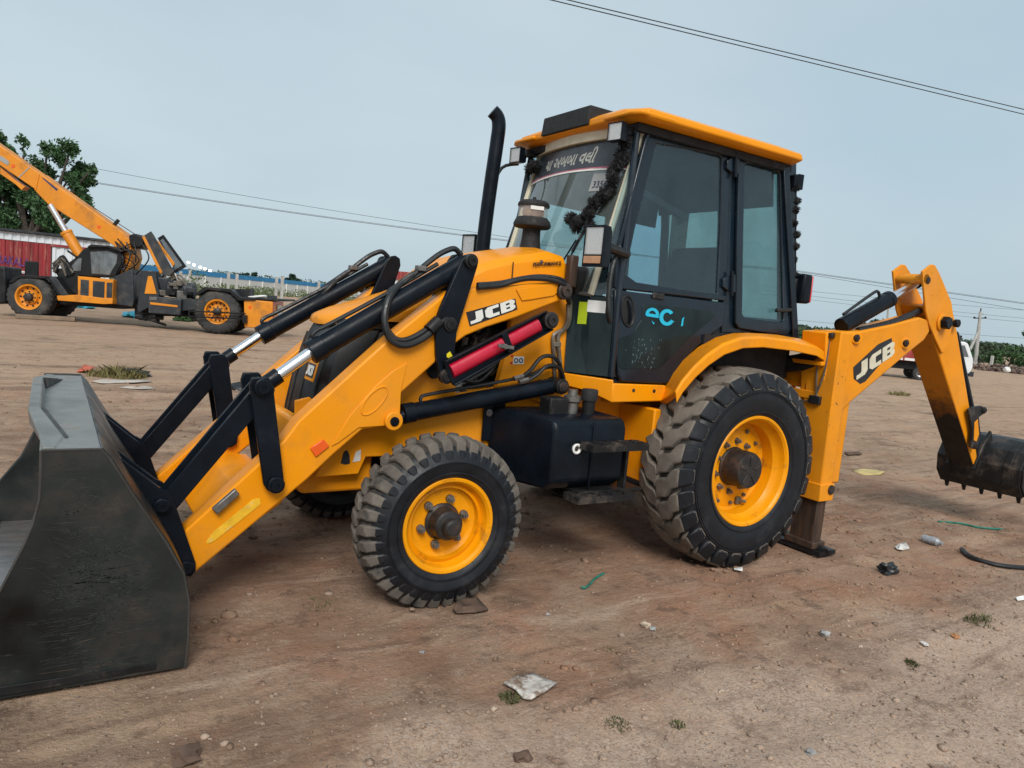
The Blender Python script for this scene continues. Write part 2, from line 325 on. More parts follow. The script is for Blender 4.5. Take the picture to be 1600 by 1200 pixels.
def scratches(n, m, z0, z1, lmin, lmax, wmax, tilt):
    mb = MB()
    for k in range(n):
        z = sr.uniform(z0, z1); xa = -3.53-.42*sr.random()-.30*max(0, .5-z)*sr.random()*2; xa += (z > .5)*.0-max(0, z-.35)*.42
        L_ = sr.uniform(lmin, lmax); a_ = sr.gauss(0, tilt); bend = sr.uniform(-.6, .6); P = []; w_ = sr.uniform(.0006, wmax); N = 7
        for i in range(N): t = i/(N-1)*L_; P.append((xa-t*math.cos(a_+bend*t), z+t*math.sin(a_+bend*t)))
        if any(q[1] < .03 or q[1] > .93 or q[0] < -4.02+.25*max(0, q[1]-.9) or q[0] > -3.50-max(0, q[1]-.35)*.52 for q in P): continue
        A = [V3(x, -1.1206, zz+w_*math.sin(math.pi*(i+.3)/N)) for i, (x, zz) in enumerate(P)]; B = [V3(x, -1.1206, zz-w_*math.sin(math.pi*(i+.3)/N)) for i, (x, zz) in enumerate(P)]
        mb.prism(A+B[::-1], (0, -.0004, 0))
    o = mb.build('scratches', m, shell, smooth=False); o['kind'] = 'stuff'
scratches(300, M['scratch'], .30, .92, .03, .30, .0016, .5); scratches(160, M['scratch'], .04, .5, .05, .4, .0014, .18); scratches(26, M['rust_mark'], .04, .25, .08, .4, .003, .1)
outer = ribbon([p+Vector((.009, 0, 0)) for p in back[:-1]]+[heel+Vector((.009, 0, .004))], .006, -1.096, 1.096).build('back_plate', M['bucket'], shell)
# top flange and the spill guard that stands on its front edge
tz = bk[0].z
MB().box(((bk[0].x+bk[1].x)/2, 0, tz-.012), (bk[1].x-bk[0].x+.01, 2.19, .016)).build('top_flange', M['bucket_top'], shell, .004)
g0 = bk[0].x
# bent lip: leans forward over the opening, its ends folded back across the flange
gl_ = [(-1.085, -4.006, .004, -3.965, .002), (-.88, -4.022, .022, -3.935, .006), (-.50, -4.064, .058, -4.016, .060), (.50, -4.064, .058, -4.016, .060), (.88, -4.022, .022, -3.935, .006), (1.085, -4.006, .004, -3.965, .002)]
MB().loft([[V3(xo+.006, y, tz-.012), V3(xo, y, tz+zo-.008), V3(xo+.006, y, tz+zo), V3(xi-.006, y, tz+zi), V3(xi, y, tz+zi-.006), V3(xi+.012, y, tz-.008)] for y, xo, zo, xi, zi in gl_], closed=True).build('spill_guard', M['bucket_top'], shell, .002)
for y in (-.50, .50):
    sg = -1 if y < 0 else 1; MB().prism([V3(-4.014, y, tz+.058), V3(-3.93, y+sg*.38, tz), V3(-3.955, y+sg*.38, tz-.002), V3(-4.01, y, tz)], (.012, 0, 0)).build('gusset', M['bucket_edge'], shell)
MB().box((-4.36, 0, .034), (.26, 2.19, .022)).build('cutting_edge', M['bucket_floor'], shell, .004)
for k in range(9):
    MB().lathe([(0, .02), (.022, .018), (.026, .004), (.026, -.004)], (-4.28, -.96+k*.24, .046), UPZ, 8).build('bolt', M['steel'], shell)
# floor wear strip
MB().box((-3.98, 0, .026), (.05, 2.1, .008)).build('wear_strip', M['bucket_top'], shell, .002)

# ---- both loader arms with their links, rams and levers
def side_parts():
    # hinge brackets of the bucket
    bp = [(154, 690), (249, 762), (262, 768), (272, 782), (306, 880), (306, 893), (298, 902), (287, 898), (279, 885), (214, 790), (176, 735)]
    for y, th in ((-.625, .028), (-.46, .028)):
        P = px(bp, -.625); MB().prism([V3(p.x, y, p.z) for p in P], (0, th, 0)).build('hinge_bracket', M['black'], shell, .005)
    # arm
    ap = [(303, 897), (480, 750), (520, 712), (567, 671), (605, 667), (620, 666), (626, 658), (625, 616), (680, 567), (690, 545), (713, 536), (728, 525), (759, 512), (806, 497), (870, 472), (888, 466), (893, 455), (888, 443), (875, 440), (734, 451), (700, 456), (605, 532), (467, 657), (444, 688), (288, 830), (284, 850), (292, 893)]
    arm = plate('loader_arm', ap, -.595, .125, M['yellow'], BL, .012, seg=3)
    # folded reinforcing plate with the pressed oval
    MB().prism(px([(636, 566), (626, 612), (624, 655), (616, 664), (560, 668), (528, 692), (517, 697), (545, 650), (585, 604), (612, 580)], -.595), (0, -.007, 0)).build('doubler_plate', M['yellow'], arm, .004)
    c = Y(585, 626, -.602); a1 = (Y(604, 606, -.602)-c); a2 = (Y(592, 635, -.602)-c)
    el = [c + a1*math.cos(t) + a2*math.sin(t) for t in [2*math.pi*i/24 for i in range(24)]]
    MB().tube(el+[el[0]], .006, 6, 1).build('pressed_ring', M['yellow'], arm)
    b = Y(613, 657, -.60); MB().cyl(b, b+V3(0, -.03, 0), .052, n=20).build('boss', M['yellow'], arm, .006); pin(b+V3(0, -.03, 0), .026, .012, M['black'], arm)
    pin(Y(880, 455, -.60), .052, .045, M['hub'], arm)
    pin(Y(430.5, 757, -.645), .042, .035, M['black'], arm)
    pin(Y(291, 887, -.63), .034, .026, M['black'], shell); pin(Y(253, 790, -.63), .036, .03, M['black'], shell)
    if SIDE == 1:
        P = px([(484, 700), (505, 686), (514, 697), (493, 714)], -.598); MB().prism(P, (0, -.008, 0)).build('side_reflector', M['reflector'], arm, .003)
        P = px([(322, 846), (333, 831), (395, 780), (406, 778), (407, 788), (335, 845), (324, 850)], -.597); MB().prism(P, (0, -.0012, 0)).build('warning_strip', M['yellow_decal'], arm)
        P = px([(330, 793), (366, 762), (373, 770), (338, 802)], -.600); MB().prism(P, (0, -.03, 0)).build('stop_bar', M['steel'], arm, .005)
        # word plate
        A = px([(729, 489), (804, 466), (808, 483), (735, 509)], -.596); A = px([(728, 488), (805, 466.5), (808.5, 483.5), (734, 510)], -.596)
        pl = MB().prism(A, (0, -.0015, 0)).build('name_plate', M['decal_black'], arm, smooth=False)
        O = Y(734.5, 507, -.599); jcb(O, Y(805, 482.5, -.599)-O, Y(732, 490.5, -.599)-O, V3(0, -1, 0), M['decal_white'], pl)
        P = px([(806, 452), (862, 443), (873, 442), (880, 448), (865, 462), (830, 468), (815, 470)], -.598); MB().prism(P, (0, -.006, 0)).build('end_doubler', M['yellow'], arm, .004)
        for q in ((700, 458), (735, 452), (870, 442)): pass
    # lower black link (pair of plates) between the ram and the arm
    lp = [(394, 590), (420, 590), (427, 600), (444, 750), (442, 764), (430, 771), (418, 767), (412, 757), (390, 602)]
    lk = None
    for y in (-.645, -.455):
        P = px(lp, -.645); lk = MB().prism([V3(p.x, y, p.z) for p in P], (0, .025, 0)).build('tipping_lever', M['black'], BL, .006)
        if y == -.645: first = lk
    pin(Y(410, 605, -.65), .042, .035, M['black'], first); 
    p1 = Y(410, 605, -.535); MB().cyl(p1+V3(0, -.10, 0), p1+V3(0, .10, 0), .036, n=16).build('pivot_tube', M['black_worn'], first)
    # connecting link to the bucket: two flanges and a web
    a = Y(407, 607, -.535); b_ = Y(253, 790, -.535); d = (b_-a).normalized(); q = d.cross(V3(0, 1, 0)).normalized()
    ln = MB()
    for yy in (-.062, .062): ln.prism([a+q*.05+V3(0, yy-.008, 0), b_+q*.045+d*.03+V3(0, yy-.008, 0), b_-q*.045+d*.03+V3(0, yy-.008, 0), a-q*.05+V3(0, yy-.008, 0)], (0, .016, 0))
    ln.prism([a+q*.03+V3(0, -.054, 0), b_+q*.03+V3(0, -.054, 0), b_+q*.012+V3(0, -.054, 0), a+q*.012+V3(0, -.054, 0)], (0, .108, 0))
    ln.build('bucket_link', M['black'], BL, .004)
    # tilt ram
    a = Y(487, 550, -.535); b_ = Y(733, 408, -.535); d = (b_-a).normalized()
    ram = MB().cyl(a-d*.0, b_-d*.03, .058, n=28).cyl(a-d*.012, a+d*.07, .063, n=28).build('tilt_ram', M['black'], BL, .004)
    e = Y(410, 604, -.535); MB().cyl(e+(a-e).normalized()*.05, a, .031, n=24).build('rod', M['chrome'], ram)
    MB().cyl(e, e+(a-e).normalized()*.10, .042, n=20).build('rod_eye', M['black'], ram, .003)
    up = d.cross(V3(0, 1, 0)).normalized(); up = up if up.z > 0 else -up
    o1 = a+up*.07+d*.05
    MB().tube([a+up*.05+d*.05, a+up*.075+d*.045, a+up*.085+d*.08, a+up*.08+d*.16, a+up*.072+d*.5, a+up*.075+d*.85], .012, 8).build('feed_pipe', M['hose'], ram)
    MB().tube([b_+up*.05-d*.03, b_+up*.10-d*.05, b_+up*.115-d*.1, b_+up*.115-d*.18, b_+up*.09-d*.34, b_+up*.08-d*.42], .016, 8).build('feed_pipe', M['hose'], ram)
    f1 = b_+up*.10-d*.29; MB().box(f1, (.05, .05, .03)).build('pipe_clamp', M['steel'], ram, .004)
    MB().tube([b_+up*.09-d*.34, b_+up*.08-d*.44, b_+up*.05-d*.56+V3(0, -.06, 0), b_-up*.03-d*.64+V3(0, -.09, 0), b_-up*.13-d*.66+V3(0, -.10, 0), b_-up*.20-d*.60+V3(0, -.10, 0), b_-up*.22-d*.48+V3(0, -.09, 0), b_-up*.2-d*.36+V3(0, -.08, 0), b_-up*.17-d*.22+V3(0, -.06, 0), b_-up*.15-d*.08+V3(0, 0, 0)], .019, 10, 5).build('hose', M['hose'], ram)
    MB().tube([b_+up*.08-d*.42, b_+up*.06-d*.52+V3(0, .03, 0), b_+up*.0-d*.62+V3(0, -.02, 0), b_-up*.14-d*.63+V3(0, -.07, 0), b_-up*.19-d*.54+V3(0, -.075, 0), b_-up*.185-d*.36+V3(0, -.06, 0), b_-up*.14-d*.1+V3(0, 0, 0)], .016, 10, 5).build('hose', M['hose'], ram)
    MB().cyl(b_-up*.2-d*.44+V3(0, -.088, 0), b_-up*.185-d*.36+V3(0, -.078, 0), .036, n=12).build('hose_sleeve', M['black_worn'], ram)
    # lever plate on the arm
    tp = [(722, 406), (728, 398), (738, 396), (746, 402), (747, 415), (714, 520), (708, 585), (703, 597), (694, 598), (688, 590), (682, 555), (681, 503), (689, 480)]
    lv = plate('lever_plate', tp, -.628, .030, M['black'], BL, .006)
    P = px(tp, -.628); MB().prism([V3(p.x, -.475, p.z) for p in P], (0, .028, 0)).build('lever_plate', M['black'], BL, .006)
    pin(Y(735, 408, -.63), .040, .035, M['black_worn'], lv); pin(Y(703, 507, -.63), .040, .02, M['black_worn'], lv); pin(Y(697, 588, -.63), .042, .025, M['black_worn'], lv)
    if SIDE == 1:
        P = px([(698, 553), (703, 549), (707, 556), (702, 560), (698, 558)], -.6305); MB().prism(P, (0, -.001, 0)).build('sticker', M['sticker_yellow'], lv)
    # lift ram
    a = Y(634, 646, -.53); b_ = Y(862, 603, -.53); d = (b_-a).normalized()
    lr = MB().cyl(a, b_, .052, n=28).cyl(a-d*.02, a+d*.05, .058, n=28).build('lift_ram', M['black'], BL, .004)
    MB().cyl(Y(613, 657, -.53), a, .028, n=20).build('rod', M['chrome'], lr)
    MB().cyl(Y(613, 657, -.53), Y(630, 649, -.53), .036, n=20).build('rod_eye', M['black'], lr)
    e = Y(869, 602, -.53); MB().cyl(e+V3(0, -.075, 0), e+V3(0, .06, 0), .048, n=20).build('ram_eye', M['black_worn'], lr, .004); pin(e+V3(0, -.075, 0), .034, .018, M['hub'], lr)
    up = d.cross(V3(0, 1, 0)).normalized(); up = up if up.z > 0 else -up
    MB().tube([a+d*.1+up*.04, a+d*.1+up*.075, a+d*.16+up*.085, a+d*.5+up*.085, a+d*.8+up*.09, a+d*.95+up*.12, a+d*1.02+up*.12], .011, 8).build('feed_pipe', M['hose'], lr)
for SIDE in (1, -1): side_parts()
SIDE = 1
# cross tube between the arms, with its cover plate
cp = [(283, 772), (328, 714), (350, 706), (386, 709), (378, 724), (312, 768), (292, 782)]
P = px(cp, .47); cm = MB().prism(P, (0, -.94, 0)).build('cross_member', M['yellow'], BL, .012, seg=3)
P = [V3(p.x, p.y-.0, p.z) for p in px([(300, 752), (322, 735), (326, 741), (304, 758)], -.3)]

# ---- red safety strut
a = Y(700, 583, -.66); b_ = Y(856, 500, -.66); d = (b_-a).normalized(); q = d.cross(V3(0, 1, 0)).normalized(); q = q if q.z > 0 else -q
st = MB().prism([a+q*.075, b_+q*.062, b_-q*.062, a-q*.075], (0, .012, 0))
st.prism([a+q*.078, b_+q*.064, b_+q*.054, a+q*.066], (0, -.03, 0)).prism([a-q*.066, b_-q*.054, b_-q*.064, a-q*.078], (0, -.03, 0))
so_ = st.build('safety_strut', M['black'], BL, .003)
for t0, t1 in ((.03, .53), (.585, .90)):
    u0 = a.lerp(b_, t0)+V3(0, .002, 0); u1 = a.lerp(b_, t1)+V3(0, .002, 0)
    sec = lambda p: [p+q*.042*math.cos(k*math.pi/10)+V3(0, -.03*math.sin(k*math.pi/10), 0) for k in range(11)]
    MB().loft([sec(u0), sec(u1)], closed=True).build('red_bar', M['red'], so_)
MB().prism([a.lerp(b_, .53)+q*.062+V3(0, -.031, 0), a.lerp(b_, .585)+q*.062+V3(0, -.031, 0), a.lerp(b_, .585)-q*.062+V3(0, -.031, 0), a.lerp(b_, .53)-q*.062+V3(0, -.031, 0)], (0, .03, 0)).build('strap', M['black'], so_, .003)
n0 = a.lerp(b_, .50)+V3(0, -.03, 0)
MB().cyl(n0, n0+V3(0, -.04, 0), .016, n=10).bar(n0+V3(-.05, -.035, .004), n0+V3(.055, -.035, -.004), .012, .02).build('wing_nut', M['steel'], so_, .002)
pin(b_+V3(0, -.02, 0), .05, .04, M['hub'], so_)

# ---- chassis
for SIDE in (1, -1):
    MB().prism(px([(493, 746), (560, 741), (572, 714), (640, 712), (700, 700), (905, 690), (905, 596), (778, 604), (712, 615), (712, 575), (640, 575), (540, 660)], -.43), (0, .10, 0)).build('chassis_rail', M['yellow'], BL, .006)
    MB().prism(px([(800, 497), (886, 462), (886, 575), (893, 612), (880, 640), (776, 607), (792, 548)], -.47), (0, .05, 0)).build('side_panel', M['yellow'], BL, .006)
SIDE = 1
P = px([(532, 724), (537, 706), (542, 703), (546, 710), (547, 724), (540, 726)], -.4315); MB().prism(P, (0, -.001, 0)).build('slot', M['cab_inner'], BL, smooth=False)
P = px([(551, 722), (556, 706), (564, 702), (563, 720)], -.4315); MB().prism(P, (0, -.001, 0)).build('sticker', M['white_dirty'], BL, smooth=False)
P = px([(803, 557), (819, 557), (818, 569), (801, 569)], -.4715); stk = MB().prism(P, (0, -.001, 0)).build('sticker', M['white'], BL, smooth=False)
for u_ in (806.5, 814):
    c = Y(u_, 563.3, -.473); MB().lathe([(.016, 0), (.016, .001), (.009, .001), (.009, 0)], c, (0, -1, 0), 14).build('symbol', M['navy_text'], stk)
for q_ in ((800, 556), (799, 567)): pin(Y(*q_, -.471), .008, .004, M['tail_red'], BL, 'rivet')
MB().box((-.05, 0, .86), (1.9, .86, .52)).build('rear_chassis', M['yellow_worn'], BL, .01)
MB().box((-2.2, 0, .80), (1.1, .7, .2)).build('front_chassis', M['yellow'], BL, .02)
nose = MB().prism([V3(-2.92, -.34, .62), V3(-2.92, -.34, .82), V3(-2.88, -.34, .93), V3(-2.82, -.34, .93), V3(-2.72, -.34, .78), V3(-2.4, -.34, .72), V3(-2.4, -.34, .5), V3(-2.8, -.34, .5)], (0, .68, 0)).build('nose_guard', M['yellow'], BL, .02, seg=3)
for s_ in (-1, 1):
    MB().prism([V3(-2.86, s_*.36, .70), V3(-2.88, s_*.36, 1.03), V3(-2.80, s_*.36, 1.05), V3(-2.55, s_*.36, .80), V3(-2.55, s_*.36, .70)], (0, .02*s_, 0)).build('nose_cheek', M['yellow'], BL, .006)
MB().cyl((-2.197, -.78, .456), (-2.197, .78, .456), .10, n=20).cyl((-2.197, -.2, .456), (-2.197, .2, .456), .17, n=20).build('front_axle', M['black_worn'], BL, .01)
MB().cyl((0, -.75, .68), (0, .75, .68), .15, n=20).build('rear_axle', M['black_worn'], BL, .01)
# engine seen in the gap beside the strut
eng = MB().box((-1.80, 0, 1.16), (.95, .52, .66)).box((-1.75, -.24, 1.42), (.7, .12, .14)).build('engine', M['cab_inner'], BL, .01)
er = random.Random(3)
for k in range(26):
    u_, v_ = er.uniform(708, 795), er.uniform(520, 615); c = Y(u_, v_, -.36); ln_ = er.uniform(.03, .12); dr = Vector((er.uniform(-1, 1), er.uniform(-.4, .2), er.uniform(-1, 1))).normalized()
    MB().cyl(c-dr*ln_, c+dr*ln_, er.uniform(.008, .026), n=10).build(er.choice(['engine_pipe', 'engine_bolt', 'engine_bracket']), M[er.choice(['steel', 'pipe', 'hose', 'hose', 'black_worn'])], eng)
MB().cyl(Y(712, 615, -.38), Y(716, 585, -.38), .034, n=14).build('oil_filter', M['bucket_top'], eng, .004)
MB().cyl(Y(692, 616, -.40), Y(694, 598, -.40), .03, n=12).build('linkage', M['steel'], eng, .004)
for k in range(5):
    A_ = Y(er.uniform(700, 720), er.uniform(560, 612), -.39); B_ = Y(er.uniform(755, 790), er.uniform(560, 612), -.39); m_ = (A_+B_)/2+V3(0, -.03, er.uniform(-.1, .06))
    MB().tube([A_, m_, B_], .012, 8, 6).build('engine_hose', M['hose'], eng)

# ---- bonnet, nose grille, scuttle
def bsec(x, w_, zt, drop):
    return [V3(x, -w_, zt-drop), V3(x, -w_*.985, zt-min(.07, drop*.8)), V3(x, -w_*.9, zt-min(.025, drop*.35)), V3(x, -w_*.6, zt), V3(x, 0, zt+.012), V3(x, w_*.6, zt), V3(x, w_*.9, zt-min(.025, drop*.35)), V3(x, w_*.985, zt-min(.07, drop*.8)), V3(x, w_, zt-drop)]
bon = MB().loft([bsec(-2.675, .06, 1.462, .03), bsec(-2.66, .17, 1.478, .04), bsec(-2.62, .265, 1.498, .045), bsec(-2.54, .33, 1.528, .07), bsec(-2.4, .365, 1.575, .09), bsec(-2.2, .375, 1.645, .16), bsec(-1.99, .395, 1.735, .24)]).build('bonnet', M['yellow'], BL, .004, ang=50)
sc_ = MB().loft([bsec(-2.02, .41, 1.76, .25), bsec(-1.9, .43, 1.85, .3), bsec(-1.80, .445, 1.905, .34), bsec(-1.62, .45, 1.96, .36), bsec(-1.36, .455, 2.02, .4), bsec(-1.24, .455, 2.00, .38), bsec(-1.205, .455, 1.95, .34)]).build('scuttle', M['yellow'], BL, .006, ang=50)
P = [V3(-1.60, -.4565, 1.70), V3(-1.597, -.4565, 1.90)]
MB().bar(V3(-1.63, -.452, 1.72), V3(-1.63, -.449, 1.90), .006, .004, (0, 1, 0)).build('panel_seam', M['decal_black'], sc_)
O = Y(833, 416, -.459); text('PERFORMANCE', O, Y(863, 414.5, -.459)-O, UPZ, .031, M['decal_black'], sc_, bold=.0008)
for zz, (u_, v_) in enumerate(((846, 409),)):
    c = Y(u_, v_, -.459); MB().lathe([(0, .001), (.012, .001), (.012, 0)], c, (0, -1, 0), 10).build('emblem', M['steel'], sc_)
# plan outline of the nose at a height: front centre x0, half width w
def gsec(z, x0, w_, xb):
    q = [(x0, 0), (x0+.008, .13*w_/.34), (x0+.03, .22*w_/.34), (x0+.075, .29*w_/.34), (x0+.15, .33*w_/.34), (x0+.24, w_), (x0+.26, w_-.008), (x0+.28, w_), (xb, w_+.02)]
    return [V3(x, y, z) for x, y in reversed(q)] + [V3(x, -y, z) for x, y in q[1:]]
gr = MB().loft([gsec(.70, -2.70, .30, -2.0), gsec(.80, -2.765, .325, -2.0), gsec(.90, -2.79, .335, -2.0), gsec(1.10, -2.755, .34, -2.0), gsec(1.26, -2.715, .335, -2.0), gsec(1.38, -2.675, .33, -2.0), gsec(1.43, -2.65, .32, -2.0), gsec(1.445, -2.60, .29, -2.0)]).build('grille_cowl', M['grille'], BL, .0, ang=28)
for yy in (-.235, -.08, .08, .235):       # raised ribs of the cowl
    pts = []
    for z, x0 in ((.84, -2.779), (.90, -2.79), (1.10, -2.755), (1.26, -2.715), (1.37, -2.68)):
        pts.append(V3(x0+(.034 if abs(yy) > .2 else .004)-.003, yy, z))
    MB().tube(pts, .006, 6).build('rib', M['grille'], gr)
MB().prism([V3(-2.60, -.315, 1.43), V3(-2.63, -.25, 1.43), V3(-2.645, 0, 1.43), V3(-2.63, .25, 1.43), V3(-2.60, .315, 1.43), V3(-2.1, .36, 1.43), V3(-2.1, -.36, 1.43)], (0, 0, .05)).build('bonnet_seal', M['hose'], BL, .01)
# badge
O = X(479, 583, -2.77); ex = X(494.5, 587, -2.77)-O; nb = V3(-1, 0, .22).normalized()
c = X(488, 579, -2.76); ex = V3(0, -1, 0); ey = ex.cross(nb).normalized(); ey = ey if ey.z > 0 else -ey
def rect(c, ex, ey, w_, h_): return [c-ex*w_/2-ey*h_/2, c+ex*w_/2-ey*h_/2, c+ex*w_/2+ey*h_/2, c-ex*w_/2+ey*h_/2]
bd = MB().prism(rect(c, ex, ey, .152, .115), nb*.008).build('badge', M['yellow'], BL, .002); MB().prism(rect(c+nb*.008, ex, ey, .125, .078), nb*.002).build('badge_field', M['decal_black'], bd, smooth=False)
O = c+nb*.0105-ex*.056-ey*.028; jcb(O, ex*.112, ey*.056, nb, M['decal_white'], bd, .002)

# ---- wheels
def wheel(name, c, R, W, rr, yo, steer, nl, rear):
    """c: centre of the outer rim plane; the near wheel faces -Y"""
    root = bpy.data.objects.new(name, None); COL.objects.link(root); put(root, BL)
    ax = Vector((math.sin(steer), -math.cos(steer), 0)); C = Vector(c); e1 = Vector((math.cos(steer), math.sin(steer), 0))
    o = C - ax*(W/2-.02)                              # middle of the tyre
    Rt = R-.026 if not rear else R-.036                # carcass
    h = W/2
    prof = [(rr-.005, h-.035), (rr+.012, h-.012), (rr+.04, h+.006), (rr+.10*(1 if not rear else 1.5), h+.014), (Rt-.09, h+.006), (Rt-.05, h-.012), (Rt-.02, h-.035), (Rt-.003, h-.075), (Rt+.004, h*.4), (Rt+.006, 0)]
    prof = prof + [(r, -x) for r, x in prof[-2::-1]]
    ty = MB().lathe(prof, o, ax, 72); k0 = 6; ty.m = [1 if k0 <= i//72 < len(prof)-1-k0 else 0 for i in range(len(ty.f))]
    ty.build('tyre', [M['rubber'], M['tread_gap']], root, ang=50)
    for rk, wk in ((rr+.045, .004), (rr+(.10 if not rear else .17), .003), (Rt-.10, .004)):       # moulded rings on the sidewall
        xk = h+(.008 if rk < rr+.06 else .013); MB().lathe([(rk-wk*1.6, xk-.006), (rk-wk, xk+.003), (rk+wk, xk+.003), (rk+wk*1.6, xk-.006)], o, ax, 64).build('sidewall_ring', M['rubber'], root, ang=60)
    # tread: lugs that wrap from the crown over the shoulder
    tr = MB()
    def pt(ang, r, x): return o + (e1*math.cos(ang)+UPZ*math.sin(ang))*r + ax*x
    for k in range(nl):
        for s_ in (1, -1):
            a0 = 2*math.pi*(k+(0 if s_ == 1 else .5))/nl
            if not rear:
                dl = 2*math.pi/nl*.33
                path = [(Rt-.085, h+.004, 0), (Rt-.035, h-.010, 0), (R-.012, h-.03, .0), (R, h-.075, .05), (R+.003, h*.12, .32)]
            else:
                dl = 2*math.pi/nl*.37
                path = [(Rt-.075, h+.012, .0), (Rt-.03, h-.002, .02), (R-.012, h-.03, .08), (R, h-.08, .22), (R+.003, h*.42, .62), (R+.004, h*.10, .72), (R+.004, -h*.02, .95)]
            secs = []
            for i, (r, x, sk) in enumerate(path):
                ac = a0 + sk*2*math.pi/nl; dd = dl*(.8 if i == 0 else 1)
                dp = .0 if i == 0 else (.024 if not rear else .030)
                i0 = pt(ac-dd, r, s_*x); i1 = pt(ac+dd, r, s_*x); j0 = pt(ac-dd*1.15, r-dp-.02, s_*(x-.008)); j1 = pt(ac+dd*1.15, r-dp-.02, s_*(x-.008))
                secs.append([j0, i0, i1, j1])
            nf = len(tr.f); tr.loft(secs, closed=True)
            ns = 1 if not rear else 2
            for q_ in range(nf, nf+4*ns): tr.m[q_] = 1
    t_ = tr.build('tread', [M['tread_rear' if rear else 'tread'], M['rubber']], root, .007, seg=1); t_['kind'] = 'stuff'
    # rim: flange, well and disc
    di = -.085 if not rear else -.17
    MB().lathe([(rr+.018, -.012), (rr+.020, .004), (rr+.010, .014), (rr-.004, .012), (rr-.016, -.002), (rr-.022, -.03), (rr-.03, -.05), (rr-.05, di+.045 if not rear else -.075), (rr-.055, di+.012), (rr-.075, di), (rr*.5, di-.004 if not rear else di+.015), (.03, di), (.03, di-.02), (rr-.02, di-.03), (rr-.02, -.2), (rr+.01, -.05)], C, ax, 56).build('rim', M['rim'], root, ang=25)
    if not rear:
        MB().lathe([(.10, di-.01), (.10, di+.01), (.088, di+.02), (.080, di+.09), (.072, di+.10), (.05, di+.105), (.048, di+.145), (.038, di+.158), (.012, di+.160), (0, di+.160)], C, ax, 28).build('hub', M['hub'], root, ang=30)
        nb_, nr = 6, .128
    else:
        MB().lathe([(.135, di-.01), (.135, di+.02), (.128, di+.03), (.126, di+.15), (.118, di+.165), (.03, di+.168), (0, di+.168)], C, ax, 36).build('hub', M['hub'], root, ang=30)
        for k in range(5):
            t = 2*math.pi*k/5+.3; p = C+ax*(di+.167)+(e1*math.cos(t)+UPZ*math.sin(t))*.07
            MB().bar(p-(e1*math.cos(t)+UPZ*math.sin(t))*.035, p+(e1*math.cos(t)+UPZ*math.sin(t))*.035, .022, .012, ax).build('hub_rib', M['hub'], root, .003)
        nb_, nr = 10, .178
    for k in range(nb_):
        t = 2*math.pi*k/nb_+.25; p = C+ax*(di-.004)+(e1*math.cos(t)+UPZ*math.sin(t))*nr
        MB().cyl(p, p+ax*.022, .023, n=12).cyl(p+ax*.02, p+ax*.042, .017, n=6).cyl(p+ax*.04, p+ax*.055, .009, n=8).build('wheel_nut', M['steel'], root)
    if rear:
        for k in range(12):
            t = 2*math.pi*k/12+.1; p = C+ax*(di+.004)+(e1*math.cos(t)+UPZ*math.sin(t))*.262
            MB().cyl(p, p+ax*.016, .015, n=6).cyl(p+ax*.014, p+ax*.024, .008, n=8).build('rim_bolt', M['pipe'], root)
        p = C+ax*(di+.01)+e1*.10-UPZ*.25; MB().box(p, (.05, .03, .05)).cyl(p, p+ax*.05+e1*.03, .012, n=8).build('valve_guard', M['pipe'], root, .004)
    else:
        p = C+ax*(-.05)-e1*.12+UPZ*.175; MB().cyl(p, p+ax*.03+UPZ*.02, .009, n=8).build('valve', M['hub'], root)
    return root
for SIDE in (1, -1):
    wheel('front_wheel', (-2.197, -.9465, .456), .470, .275, .2465, 0, -.0348*SIDE, 34, False)
    wheel('rear_wheel', (0, -1.075, .678), .685, .41, .3656, 0, 0, 26, True)
SIDE = 1

# ---- fuel tank with steps on its side
A = Y(762, 655, -.45); c1 = Y(873, 665, -.92); c2 = Y(985, 640, -.92)
zt, zb = 1.015, .585
def trow(z, ins): return [V3(-1.70, -.44, z), V3(-1.535+.0, -.92+ins, z), V3(-1.0, -.92+ins, z), V3(-1.0, -.44, z)]
tank = MB().loft([trow(zb, .07), trow(zb+.06, .0), trow(zt-.07, 0), trow(zt-.02, .02), trow(zt, .06)], closed=True).build('fuel_tank', M['black'], BL, .02, seg=3)
MB().box((-1.262, -.925, .80), (.012, .012, .40)).build('tank_seam', M['black'], tank, .004)
MB().prism([V3(-1.75, -.446, .80), V3(-1.75, -.446, 1.03), V3(-1.72, -.446, 1.06), V3(-1.60, -.446, 1.06), V3(-1.60, -.446, .80)], (0, -.015, 0)).build('tank_bracket', M['black'], tank, .006)
pin(V3(-1.715, -.462, .975), .022, .012, M['steel'], tank, 'bolt')
c = Y(900, 701, -.922); MB().lathe([(.030, 0), (.032, .012), (.026, .016), (.018, .012), (.016, 0)], c, (0, -1, 0), 18).build('sight_glass', M['white'], tank); MB().lathe([(.016, .004), (0, .004)], c, (0, -1, 0), 16).build('sight_hole', M['hub'], tank)
def step(x0, x1, z, y0, y1):
    mb = MB(); n = 9
    mb.box(((x0+x1)/2, y1, z), (x1-x0, .012, .04)).box(((x0+x1)/2, y0, z), (x1-x0, .012, .04)).box((x0, (y0+y1)/2, z), (.012, y0-y1, .04)).box((x1, (y0+y1)/2, z), (.012, y0-y1, .04))
    for k in range(n):                              # zigzag grip strips
        xa = x0+(x1-x0)*k/n; xb = x0+(x1-x0)*(k+1)/n
        for rr_ in range(3):
            ya = y0+(y1-y0)*(rr_+.2)/3; yb = y0+(y1-y0)*(rr_+.8)/3
            if k % 2: ya, yb = yb, ya
            mb.bar(V3(xa, ya, z+.012+.001*rr_), V3(xb, yb, z+.012+.001*rr_), .007, .024)
    return mb.build('step', M['black_worn'], BL, .0)
step(-1.36, -.93, .865, -.93, -1.05); step(-1.42, -1.0, .56, -.90, -1.04)
